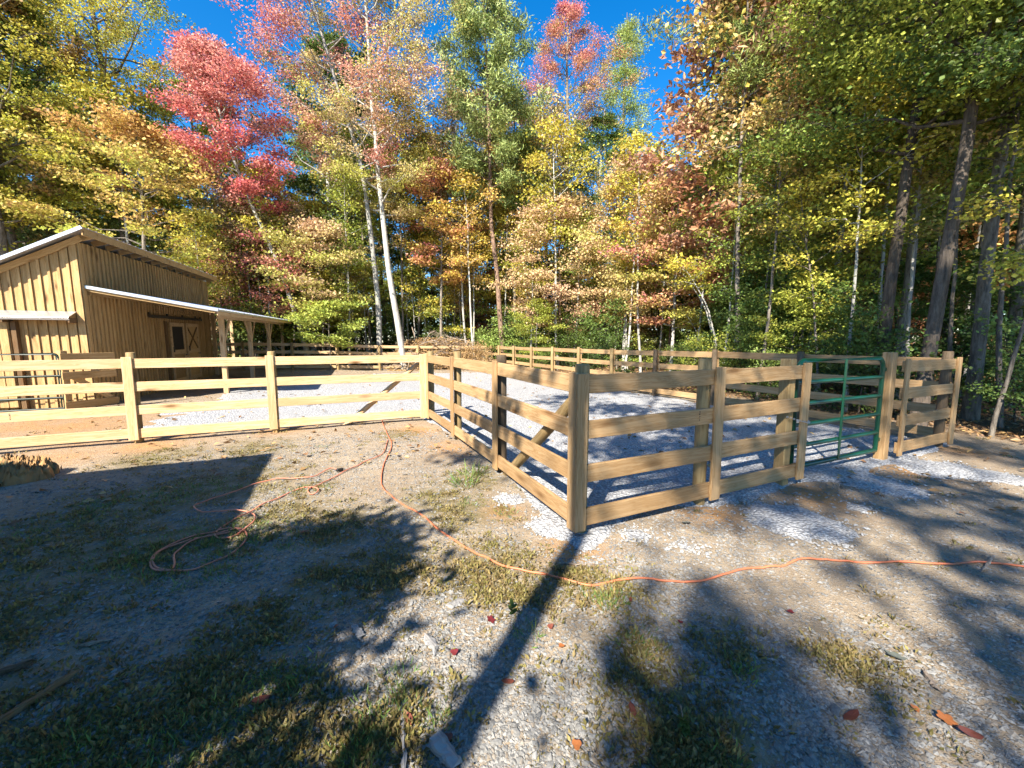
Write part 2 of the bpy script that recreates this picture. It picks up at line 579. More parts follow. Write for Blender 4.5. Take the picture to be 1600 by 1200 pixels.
WEEDS = [gp(70, 850, .75), gp(180, 800, .7), gp(330, 760, .8), gp(250, 860, .5), gp(380, 830, .45), gp(450, 800, .35), gp(30, 960, .35),
         gp(540, 820, .35), gp(600, 890, .35), gp(500, 900, .25), gp(720, 800, .35), gp(680, 780, .3), gp(770, 880, .3), gp(740, 905, .25),
         gp(330, 1060, .3), gp(250, 1120, .3), gp(130, 1180, .35), gp(430, 1150, .3), gp(560, 1150, .16), gp(640, 1130, .16), gp(40, 1100, .25),
         gp(400, 975, .22), gp(960, 930, .2), gp(1000, 1040, .2), gp(900, 900, .2), gp(830, 930, .2), gp(1100, 1140, .2), gp(1150, 1010, .15),
         gp(1330, 1040, .15), gp(490, 760, .2), gp(620, 680, .3), gp(400, 700, .5), gp(250, 715, .5), gp(1060, 1190, .2), gp(740, 750, .35)]
CLAY = [gp(700, 700, .35), gp(650, 672, .4), gp(780, 800, .2), gp(1110, 800, .32), gp(1270, 775, .35), gp(1410, 735, .4), gp(1500, 705, .35), gp(230, 697, .5), gp(60, 722, .6), gp(440, 672, .4), gp(900, 860, .25), (-5.0, 6.4, 1.2), (-6.6, 8.0, 1.6)]
SPILL = [gp(1240, 815, .55), gp(1080, 850, .35), gp(730, 680, .5), gp(1380, 760, .6), gp(1480, 735, .7), gp(1330, 790, .4), gp(790, 780, .25), gp(860, 820, .25), gp(1560, 745, .5), gp(1000, 830, .3)]
SHALE = [gp(500, 1010, .7), gp(620, 950, .4), gp(450, 930, .4), gp(330, 920, .45), gp(250, 900, .5), gp(120, 1130, .35), gp(170, 1080, .3), gp(250, 740, .7), gp(60, 770, .6),
         gp(700, 1050, .35), gp(760, 1120, .3), gp(640, 1180, .3), gp(480, 1080, .3), gp(1000, 1100, .35), gp(1250, 1120, .3), gp(1100, 1060, .25), gp(900, 1150, .3), gp(1180, 1000, .25), gp(450, 760, .5), gp(660, 740, .5), gp(1350, 1180, .25)]


def gravel_mask(x, y):
    n = (vnoise(x, y, 1.1, 21, 3) - 0.5)
    ins = np.minimum(sstep(-0.15, 0.25, x + n * 0.4), sstep(7.4, 6.7, x + n * 0.6))
    ins = np.minimum(ins, sstep(-0.25, 0.2, y + n * 0.5))
    ins = np.minimum(ins, sstep(18.6, 17.2, y + n * 2.0 + 0.12 * (x - 3)))
    lef = np.minimum(sstep(-5.6, -4.4, x + n * 1.6 - 0.25 * (y - 8) * 0.3), sstep(5.75, 6.1, y + n * 0.4))
    lef = np.minimum(lef, sstep(0.6, 0.2, x))
    lef = np.minimum(lef, sstep(16.0, 13.0, y + n * 2.0))
    return np.clip(np.maximum(np.maximum(ins, lef), blobs(x, y, SPILL) * (0.75 + n)), 0, 1)


def litter_mask(x, y):
    n = (vnoise(x, y, 0.7, 31, 3) - 0.5) * 2.0
    m = sstep(7.6, 9.2, x + n) * sstep(-9, -2, y + x * 0.4)
    m = np.maximum(m, sstep(20.6, 22.2, y + n))
    m = np.maximum(m, sstep(-10.5, -13, x + n))
    return m


# ------------------------------------------------------------------ ground sheet
def axis(lo, hi, fine_lo, fine_hi, step):
    c = list(np.arange(fine_lo, fine_hi + 1e-6, step))
    s, v = step, fine_hi
    while v < hi:
        s *= 1.09
        v += s
        c.append(v)
    s, v, pre = step, fine_lo, []
    while v > lo:
        s *= 1.09
        v -= s
        pre.append(v)
    return np.array(pre[::-1] + c)


def grid_mesh(name, xs, ys, zf, mat, attrs_f=None, keep=None):
    X, Y = np.meshgrid(xs, ys, indexing='xy')
    x, y = X.ravel(), Y.ravel()
    v = np.c_[x, y, zf(x, y)]
    nx, ny = len(xs), len(ys)
    i = (np.arange(ny - 1)[:, None] * nx + np.arange(nx - 1)[None, :]).ravel()
    f = np.c_[i, i + 1, i + nx + 1, i + nx]
    if keep is not None:
        k = keep(x, y)
        f = f[k[f].any(axis=1)]
        used = np.unique(f)
        remap = np.full(len(v), -1)
        remap[used] = np.arange(len(used))
        v, f = v[used], remap[f]
        x, y = v[:, 0].copy(), v[:, 1].copy()
    attrs = {'zone': ('POINT', attrs_f(x, y))} if attrs_f else None
    return mesh_np(name, v, f, 4, mat, True, attrs)


def gz(x, y):
    r = np.hypot(x + 1.8, y + 2.7)
    near = sstep(12, 5, r)
    return hgt(x, y) + near * (0.030 * (vnoise(x, y, 2.6, 3, 2) - 0.5) + 0.02 * (vnoise(x, y, 9.0, 4, 2) - 0.5))


def zones(x, y):
    n = vnoise(x, y, 2.2, 44, 2)
    return np.c_[litter_mask(x, y), np.clip(blobs(x, y, WEEDS) * 1.2 * (0.5 + n), 0, 1), np.clip(blobs(x, y, CLAY) * (0.5 + n), 0, 1)]


ground = struct('ground', grid_mesh('ground', axis(-140, 150, -6.5, 7.5, 0.085), axis(-90, 170, -3.2, 8.0, 0.085), gz, M['earth'], zones))
gravel = struct('gravel_yard', grid_mesh('gravel_yard', np.arange(-7, 9.6, 0.1), np.arange(-2.0, 19.6, 0.1),
                lambda x, y: gz(x, y) - 0.03 + 0.052 * sstep(0.15, 0.85, gravel_mask(x, y)) + 0.012 * (vnoise(x, y, 7.0, 14) - 0.5),
                M['gravel'], None, lambda x, y: gravel_mask(x, y) > 0.12))


# ------------------------------------------------------------------ fences
UPR = (0, -math.pi / 2, 0)            # lay local X upright
RAILS = (1.285, 0.913, 0.541, 0.168)


def zrun(o, ang):
    def f(s):
        return float(hgt(o[0] + s * math.cos(ang), o[1] + s * math.sin(ang)))
    return f


def fence_run(name, label, origin, ang, out, posts, rails, faces, group='board fence runs around the gravel yard', mat='lumber', top=1.45, square=()):
    """posts stand on the run's line, rails nailed to the outer side, upright face boards over the rail ends"""
    root = thing(name, label, 'fence', (origin[0], origin[1], 0), (0, 0, ang), group)
    zf = zrun(origin, ang)
    rnd = random.Random(int(abs(origin[0] * 100 + origin[1] * 37)) + 3)
    for (s, m) in posts:
        t = top + rnd.uniform(-0.02, 0.02)
        h = t + 0.45
        if s in square:
            me = box(h, 0.115, 0.115, M[m], 0.006)
        else:
            me = rod(0.062, h, M[m])
        obj('post', me, root, (s, -out * 0.004, zf(s) + t - h / 2), (rnd.uniform(-.006, .006), -math.pi / 2 + rnd.uniform(-.006, .006), rnd.uniform(0, 6) if s not in square else 0))
    for (a, b) in rails:
        za, zb = zf(a), zf(b)
        L = b - a - 0.006
        tilt = math.atan2(zb - za, b - a)
        for z in RAILS:
            obj('rail', box(L, 0.032, 0.15, M[mat]), root, ((a + b) / 2, out * 0.082, (za + zb) / 2 + z + rnd.uniform(-.006, .006)),
                (rnd.uniform(-.01, .01), -tilt + rnd.uniform(-.0015, .0015), 0))
    for f in faces:
        s, off = (f, 0.0) if not isinstance(f, tuple) else f
        obj('face_board', box(1.32 + rnd.uniform(-.01, .01), 0.105 if abs(s) < .06 else 0.128, 0.026, M[mat]), root, (s, out * (0.082 + 0.016 + 0.0145) + off, zf(s) + 0.722),
            (math.pi / 2, -math.pi / 2 + rnd.uniform(-.004, .004), 0))
    return root


# near corner: front run (towards the gate) along +x
front = fence_run('board_fence', 'tan four-board fence between the near corner post and the green gate', (0, 0.082), 0, -1,
                  [(1.52, 'post'), (2.83, 'post')], [(-0.016, 1.55), (1.55, 3.0)], [0.011, 1.60, 2.98], square=(2.83,), mat='lumber2')
# diagonal-looking run that goes away from the near corner, along +y
diag = fence_run('board_fence', 'four-board fence with round diagonal brace, running from the near corner to the inner corner', (0.082, 0.0), math.pi / 2, 1,
                 [(0.085, 'post'), (1.80, 'postdark'), (3.66, 'post'), (5.56, 'post')], [(0.02, 1.76), (1.76, 3.62), (3.62, 5.5)], [0.038, 1.74, 3.60, 5.42], mat='lumber2')
left = fence_run('board_fence', 'bright sunlit four-board fence in front of the barn', (0.0, 5.582), math.pi, 1,
                 [(2.76, 'post'), (4.68, 'post'), (6.95, 'post'), (9.2, 'post')], [(0.02, 2.78), (2.78, 4.70), (4.70, 6.97), (6.97, 9.2)], [0.10, 2.78, 4.70, 6.97])
endp = fence_run('board_fence', 'short four-board fence panel right of the green gate', (5.2, 0.082), 0, -1,
                 [(1.46, 'postdark')], [(-0.05, 1.58)], [0.0, 1.52], mat='lumber2')
right = fence_run('board_fence', 'long four-board fence along the right side of the gravel yard by the woods', (6.92, 0.0), math.pi / 2, -1,
                  [(0.30 + 2.0 * i, 'postdark' if i in (1, 2, 3) else 'post') for i in range(1, 11)],
                  [(0.12 if i == 0 else 0.30 + 2.0 * i, 2.30 + 2.0 * i) for i in range(0, 10)], [0.33 + 2.0 * i for i in range(1, 10)], mat='lumber2', top=1.42)
far = fence_run('board_fence', 'four-board fence along the far edge of the gravel yard below the trees', (6.98, 20.32), math.pi, -1,
                [(2.1 * i, 'post') for i in range(0, 10)], [(2.1 * i, 2.1 * i + 2.1) for i in range(0, 9)], [2.1 * i + .02 for i in range(0, 9)], top=1.40)


def pole_between(name, parent, a, b, r, mat):
    a, b = Vector(a), Vector(b)
    d = b - a
    o = obj(name, rod(r, d.length, mat, c=0.008), None, (a + b) / 2, d.to_track_quat('X', 'Z').to_euler())
    mw = Matrix.LocRotScale(o.location, o.rotation_euler.to_quaternion(), None)
    pm = Matrix.LocRotScale(parent.location, parent.rotation_euler.to_quaternion(), None)
    loc = pm.inverted() @ mw
    o.parent = parent
    o.location = loc.to_translation()
    o.rotation_euler = loc.to_euler()
    return o


pole_between('brace', diag, (0.10, 0.16, 1.16), (0.10, 1.72, -0.04), 0.055, M['post'])
pole_between('brace', left, (-0.12, 5.66, 1.20), (-1.62, 5.72, -0.05), 0.05, M['lumber'])


def stamp(parent, loc, rot):
    """small ink grade stamp: a column of blurred characters across the rail"""
    bm = bmesh.new()
    marks = [(-0.048, 0, .016, .004), (-0.041, .006, .004, .012), (-0.036, -.002, .014, .004), (-0.022, 0, .016, .012), (-0.006, -.005, .003, .006), (-0.001, .004, .014, .004), (0.006, -.004, .004, .012), (0.024, .003, .014, .005), (0.033, -.003, .004, .012), (0.041, .002, .014, .004)]
    for (v, u, w, h) in marks:
        geom = bmesh.ops.create_cube(bm, size=1.0)['verts']
        bmesh.ops.scale(bm, vec=(w, 0.001, h), verts=geom)
        bmesh.ops.translate(bm, vec=(u, 0, -v), verts=geom)
    me = bpy.data.meshes.new('stamp')
    bm.to_mesh(me)
    bm.free()
    me.materials.append(M['ink'])
    o = obj('stamp', me, parent, loc, rot)
    o['label'] = 'small black ink stamp across the second rail'
    return o


stamp(front, (1.36, -0.0988, 0.913), (0, 0, 0))
stamp(left, (6.05, 0.0988, 0.541), (0, 0, 0))


# ------------------------------------------------------------------ tubular gate
def tube_obj(name, pts, r, mat, parent, sides=10, loc=(0, 0, 0)):
    v, f = tube_np(pts, r, sides)
    n = len(v)
    bm_v = np.vstack([v, np.asarray(pts[0])[None], np.asarray(pts[-1])[None]])
    me = mesh_np(name, bm_v, f, 4, mat, True)
    o = obj(name, me, parent, loc)
    return o


def arc(c, r, a0, a1, n=7):
    return [(c[0] + r * math.cos(a), 0, c[1] + r * math.sin(a)) for a in np.linspace(a0, a1, n)]


def tube_gate(name, label, loc, rotz, W, H, nrail, mat, hinge_right=True, zb=0.14):
    root = thing(name, label, 'gate', loc, (0, 0, rotz))
    r = 0.028
    rc = 0.13
    # outer frame: bottom left, up, round corners
    frame = [(0.0, 0, 0.0), (0.0, 0, H - rc)] + arc((rc, H - rc), rc, math.pi, math.pi / 2) + arc((W - rc, H - rc), rc, math.pi / 2, 0) + [(W, 0, 0.0)]
    p = [(x, y, z + zb) for (x, y, z) in frame]
    tube_obj('frame', p, r, M[mat], root)
    tube_obj('bottom_rail', [(0, 0, zb), (W / 2, 0, zb), (W, 0, zb)], r, M[mat], root)
    for i in range(1, nrail):
        z = zb + H * i / nrail
        tube_obj('rail', [(0, 0, z), (W / 2, 0, z), (W, 0, z)], r * 0.92, M[mat], root)
    if mat == 'darkgreen':
        obj('end_upright', rod(0.045, H, M[mat], 12, .006), root, (W - 0.05, 0.06, zb + H / 2), UPR)
    obj('upright_brace', box(0.042, 0.012, H, M[mat], 0.002), root, (W * 0.5, -0.028, zb + H / 2))
    for z in (zb + H * 0.12, zb + H * 0.88):
        obj('hinge', box(0.10, 0.05, 0.05, M[mat], 0.004), root, (W + 0.045 if hinge_right else -0.045, 0, z))
    return root


gate = tube_gate('tube_gate', 'green tubular metal gate closed between the front fence and the gate post', (3.06, 0.12, float(hgt(4, 0))), 0, 1.86, 1.26, 5, 'green')
gp_ = thing('gate_post', 'square tan timber post carrying the green gate hinges', 'post', (5.03, 0.10, 0), (0, 0, 0))
obj('post', box(1.95, 0.12, 0.12, M['lumber2'], 0.006), gp_, (0, 0, 1.48 - 0.975), UPR)


def chain_thing():
    root = thing('gate_chain', 'thin silver chain looped round the post left of the green gate', 'chain', (2.85, 0.0, 0.72))
    me_v, me_f = tube_np([(0.016 * math.cos(a), 0.009 * math.sin(a), 0) for a in np.linspace(0, 2 * math.pi, 11)], 0.0035, 5)
    me = mesh_np('link', me_v, me_f, 4, M['chain'], True)
    a, b = np.array([-0.08, 0.02, 0.07]), np.array([0.30, 0.05, 0.015])
    for i in range(17):
        s = i / 16
        q = a * (1 - s) + b * s + np.array([0, -0.12 * math.sin(math.pi * s), -0.03 * math.sin(math.pi * s)])
        obj('link', me, root, q, (0 if i % 2 else math.pi / 2, 0, 0))
    return root


chain_thing()

gate2 = tube_gate('tube_gate', 'dark green tubular gate standing in front of the barn gable', (-10.35, 9.75, float(hgt(-8.5, 9.7))), 0, 3.0, 1.24, 5, 'darkgreen', zb=0.10)
side = thing('board_fence', 'short brown plank panel between the dark green gate and the barn corner', 'fence', (-7.28, 9.75, float(hgt(-7.2, 9.8))), (0, 0, RAD(52)))
for z in (1.28, 0.86, 0.18):
    obj('rail', box(1.02, 0.035, 0.17, M['barn']), side, (0.42, -0.03, z))
obj('post', box(1.75, 0.12, 0.12, M['barn']), side, (0.0, 0.05, 0.55), UPR)
obj('brace', box(1.1, 0.03, 0.12, M['barn']), side, (0.45, 0.0, 0.55), (0, RAD(40), 0))


# ------------------------------------------------------------------ barn
BX, BY = -7.2, 10.65
barn = thing('wooden_barn', 'tan board-and-batten barn with metal shed roof and open lean-to porch', 'barn', (BX, BY, 0), (RAD(1.2), 0, RAD(-4.7)))
BL, BW, BH, SL = 8.4, 3.9, 4.0, 0.55


def prism(name, pts, mat, parent, loc=(0, 0, 0)):
    """hexahedron from 8 corners: 4 bottom then 4 top"""
    me = bpy.data.meshes.new(name)
    me.from_pydata(pts, [], [(3, 2, 1, 0), (4, 5, 6, 7), (0, 1, 5, 4), (1, 2, 6, 5), (2, 3, 7, 6), (3, 0, 4, 7)])
    me.materials.append(mat)
    return obj(name, me, parent, loc)


# the siding boards are laid along local X so that the grain runs up the board
def upright_board(name, parent, x, y, w, th, h0, h1, facing, z0=-0.25, mat='barn'):
    """facing 'y': board in the gable plane (width along x), 'x': in the long wall (width along y)"""
    a, b = h0 - z0, h1 - z0
    # local: X up the board, Y across, Z thickness
    pts = [(0, -w / 2, -th / 2), (a, -w / 2, -th / 2), (b, w / 2, -th / 2), (0, w / 2, -th / 2),
           (0, -w / 2, th / 2), (a, -w / 2, th / 2), (b, w / 2, th / 2), (0, w / 2, th / 2)]
    key = ('ub', round(a, 3), round(b, 3), w, th, mat)
    me = _box.get(key)
    if me is None:
        me = bpy.data.meshes.new(name)
        me.from_pydata(pts, [], [(3, 2, 1, 0), (4, 5, 6, 7), (0, 1, 5, 4), (1, 2, 6, 5), (2, 3, 7, 6), (3, 0, 4, 7)])
        me.materials.append(M[mat])
        _box[key] = me
    o = obj(name, me, parent, (x, y, z0))
    if facing == 'y':      # X->z, Y->x, Z->y
        o.rotation_euler = Matrix(((0, 1, 0), (0, 0, 1), (1, 0, 0))).to_euler()
    else:                  # X->z, Y->y, Z->-x
        o.rotation_euler = Matrix(((0, 0, -1), (0, 1, 0), (1, 0, 0))).to_euler()
    return o


# dark inner shell (blocks light; its near-black paints shade into the board gaps)
shell = bpy.data.meshes.new('dark_shell')
sx0, sx1, sy0, sy1 = -BW + 0.03, -0.02, 0.03, BL - 0.02
shell.from_pydata([(sx0, sy0, -.2), (sx1, sy0, -.2), (sx1, sy1, -.2), (sx0, sy1, -.2),
                   (sx0, sy0, BH - SL * BW - .03), (sx1, sy0, BH - .03), (sx1, sy1, BH - .03), (sx0, sy1, BH - SL * BW - .03)], [],
                  [(0, 1, 5, 4), (1, 2, 6, 5), (2, 3, 7, 6), (3, 0, 4, 7), (4, 5, 6, 7)])
shell.materials.append(M['dark'])
obj('dark_shell', shell, barn)
SP = 0.178
n = int(BW / SP)
for i in range(n):
    x = -SP / 2 - i * SP
    hl, hr = BH + SL * (x - SP / 2), BH + SL * (x + SP / 2)
    upright_board('board', barn, x, 0.0, SP - 0.058, 0.022, hl, hr, 'y')
    xb = x - SP / 2
    upright_board('batten', barn, xb, -0.026, 0.047, 0.03, BH + SL * (xb - .03), BH + SL * (xb + .03), 'y')
upright_board('corner_trim', barn, -0.05, -0.034, 0.13, 0.024, BH - .02, BH - .02, 'y')
upright_board('corner_trim', barn, 0.034, 0.05, 0.13, 0.024, BH - .02, BH - .02, 'x')
n = int(BL / SP)
for i in range(n):
    y = SP / 2 + i * SP
    upright_board('board', barn, 0.0, y, SP - 0.062, 0.022, BH, BH, 'x')
    if i:
        upright_board('batten', barn, 0.026, y - SP / 2, 0.047, 0.03, BH, BH, 'x')
# far gable, for completeness
for i in range(int(BW / 0.356)):
    x = -0.178 - i * 0.356
    upright_board('board', barn, x, BL, 0.352, 0.022, BH + SL * (x - .178), BH + SL * (x + .178), 'y')

# roof: metal sheet on a slope with overhang; ribs
ov = 0.30
ang = math.atan(SL)
rw = (BW + 0.57) / math.cos(ang)
roof = obj('roof', box(rw, BL + 2 * ov, 0.03, M['metal'], 0.003), barn, (-BW / 2, BL / 2, BH + 0.135 - SL * BW / 2), (0, -ang, 0))
for i in range(int((BL + 2 * ov) / 0.3) + 1):
    obj('rib', box(rw, 0.03, 0.022, M['metal'], 0.004), roof, (0, -(BL / 2 + ov) + 0.02 + i * 0.3, 0.024))
obj('rake_trim', box(rw + .02, 0.03, 0.075, M['metal'], 0.004), roof, (0, -(BL / 2 + ov) - 0.017, -0.02))
obj('fascia', box(0.032, BL + 2 * ov - .02, 0.17, M['barn'], 0.004), barn, (0.285, BL / 2, BH + 0.185), (0, 0, 0))
for i in range(15):
    y = 0.05 + i * (BL - 0.1) / 14
    obj('rafter_tail', box(0.28, 0.045, 0.13, M['barn'], 0.003), barn, (0.13, y, BH + 0.10), (0, -ang * 0.6, 0))
obj('frieze_board', box(rw * 0.96, 0.022, 0.14, M['barn'], 0.003), barn, (-BW / 2 - 0.06, -0.055, BH - SL * BW / 2 - 0.03), (0, -ang, 0))

# hood over the gable door
hood = obj('door_hood', box(2.4, 0.36, 0.012, M['metal'], 0.003), barn, (-1.32, -0.19, 2.27), (RAD(24), 0, 0))
obj('hood_lip', box(2.4, 0.012, 0.07, M['metal'], 0.003), hood, (0, -0.18, -0.035))
for x in (-0.14, -1.3, -2.45):
    obj('hood_bracket', box(0.03, 0.3, 0.12, M['barndark'], 0.003), barn, (x, -0.17, 2.13))
# sliding gable door, proud of the wall, left of the dark strip painted for its edge shadow
door = obj('gable_door', box(1.5, 0.05, 2.05, M['barn'], 0.004), barn, (-2.06, -0.105, 1.10))
for i in range(9):
    obj('door_board', box(2.03, 0.15, 0.018, M['barn'], 0.003), door, (-0.66 + i * 0.165, -0.036, 0.0), (math.pi / 2, -math.pi / 2, 0))
obj('dark_upright', box(2.2, 0.11, 0.09, M['barndark'], 0.004), barn, (-1.235, -0.075, 1.0), UPR)  # dark strip stands in for the shadow of the door's edge

# lean-to porch
LE, LZ, LW = 2.72, 2.44, 2.93
lang = math.atan((LW - LZ) / LE)
ll = math.hypot(LE, LW - LZ)
LY0, LY1 = 0.05, 11.35
lroof = obj('porch_roof', box(ll, LY1 - LY0, 0.025, M['metal'], 0.003), barn, (LE / 2 + .03, (LY0 + LY1) / 2, (LW + LZ) / 2 + 0.03), (0, lang, 0))
for i in range(38):
    obj('rib', box(ll, 0.03, 0.018, M['metal'], 0.003), lroof, (0, -(LY1 - LY0) / 2 + 0.02 + i * 0.3, 0.021))
obj('rake_trim', box(ll, 0.025, 0.07, M['metal'], 0.003), lroof, (0, -(LY1 - LY0) / 2 - 0.013, -0.012))
obj('rake_board', box(ll - .1, 0.035, 0.09, M['barn'], 0.003), lroof, (-.03, -(LY1 - LY0) / 2 + 0.04, -0.062))
obj('eave_trim', box(0.025, LY1 - LY0, 0.05, M['metal'], 0.003), lroof, (ll / 2 + .013, 0, -0.012))
obj('porch_beam', box(LY1 - LY0 - 1.3, 0.045, 0.22, M['lumber'], 0.004), barn, (2.35, (LY0 + LY1) / 2 + 0.6, LZ - 0.06), (0, 0, math.pi / 2))
obj('eave_board', box(LY1 - LY0 - .1, 0.03, 0.13, M['lumber'], 0.004), barn, (LE - 0.02, (LY0 + LY1) / 2, LZ - 0.05), (0, 0, math.pi / 2))
obj('wall_ledger', box(LY1 - LY0 - .2, 0.045, 0.14, M['barn'], 0.003), barn, (0.06, (LY0 + LY1) / 2, LW - 0.10), (0, 0, math.pi / 2))
for i in range(17):
    obj('porch_rafter', box(ll - .1, 0.04, 0.10, M['lumber'], 0.003), lroof, (0, -(LY1 - LY0) / 2 + 0.25 + i * 0.68, -0.065))
for k, y in enumerate((1.75, 4.82, 7.9, 10.97)):
    p = obj('porch_post', box(2.75, 0.13, 0.13, M['lumber'], 0.006), barn, (2.30, y, LZ - 0.17 - 1.375), UPR)
    for s in ((1,) if k == 0 else (-1,) if k == 3 else (-1, 1)):
        b = obj('knee_brace', box(1.0, 0.04, 0.09, M['lumber'], 0.003), barn, (2.33, y + s * 0.36, LZ - 0.52), (0, -RAD(48), s * math.pi / 2))
for y in (8.55, 11.1):
    obj('porch_post', box(2.95, 0.13, 0.13, M['lumber'], 0.006), barn, (0.06, y, LW - .2 - 1.475), UPR)

# doors in the long wall, under the porch
obj('door_track', box(4.2, 0.07, 0.09, M['track'], 0.004), barn, (0.075, 5.05, 2.36), (0, 0, math.pi / 2))
for yy in (3.0, 4.2, 5.4, 6.6, 7.1):
    obj('track_bracket', box(0.05, 0.05, 0.14, M['track'], 0.003), barn, (0.055, yy, 2.41))
open_jamb = obj('dark_upright', box(2.25, 0.12, 0.08, M['barndark'], 0.004), barn, (0.06, 3.98, 1.1), UPR)


def stall_door(y, window):
    d = obj('stall_door', box(0.05, 1.12, 2.1, M['barn'], 0.004), barn, (0.075, y, 1.14))
    def stile(cy, cz, w, h, nm='stile'):
        return obj(nm, box(0.03, w, h, M['lumber'], 0.003), d, (0.042, cy, cz))
    stile(-0.50, 0, 0.12, 2.1)
    stile(0.50, 0, 0.12, 2.1)
    stile(0, 0.99, 0.88, 0.12, 'door_rail')
    stile(0, 0.02, 0.88, 0.14, 'door_rail')
    stile(0, -0.98, 0.88, 0.14, 'door_rail')
    if window:
        obj('dark_window_panel', box(0.012, 0.86, 0.80, M['dark'], 0.0), d, (0.034, 0, 0.51))  # near-black panel paints the dark inside of the opening
    else:
        for s in (1, -1):
            obj('cross_gap_strip', box(1.17, 0.028, 0.05, M['barndark'], 0.003), d, (0.041 + s * 0.004, 0, 0.51), (0, -s * RAD(42.5), math.pi / 2))  # dark strips painted in for the dark gap lines of the X
    obj('door_handle', box(0.05, 0.03, 0.18, M['track'], 0.004), d, (0.07, -0.47, 0.12))
    obj('latch', box(0.03, 0.12, 0.04, M['track'], 0.003), d, (0.06, 0.52, -0.1))
    return d


stall_door(4.72, True)
stall_door(6.02, False)

# ------------------------------------------------------------------ trees
LEAFTRIS = [0]


def kites(c, nrm, tan, length, width, fold=0.12):
    """leaf-shaped quads: (N,3) centres, normals, tangents"""
    b = np.cross(nrm, tan)
    b /= np.linalg.norm(b, axis=1)[:, None] + 1e-9
    nrm = np.cross(tan, b)
    L, W = length[:, None], width[:, None]
    v = np.stack([c - tan * L * 0.5, c + b * W * 0.5 + nrm * W * fold - tan * L * 0.05, c + tan * L * 0.5, c - b * W * 0.5 + nrm * W * fold - tan * L * 0.05], 1)
    n = len(c)
    f = np.arange(n * 4).reshape(n, 4)
    LEAFTRIS[0] += 2 * n
    return v.reshape(-1, 3), f


def unit(a):
    return a / (np.linalg.norm(a, axis=1)[:, None] + 1e-9)


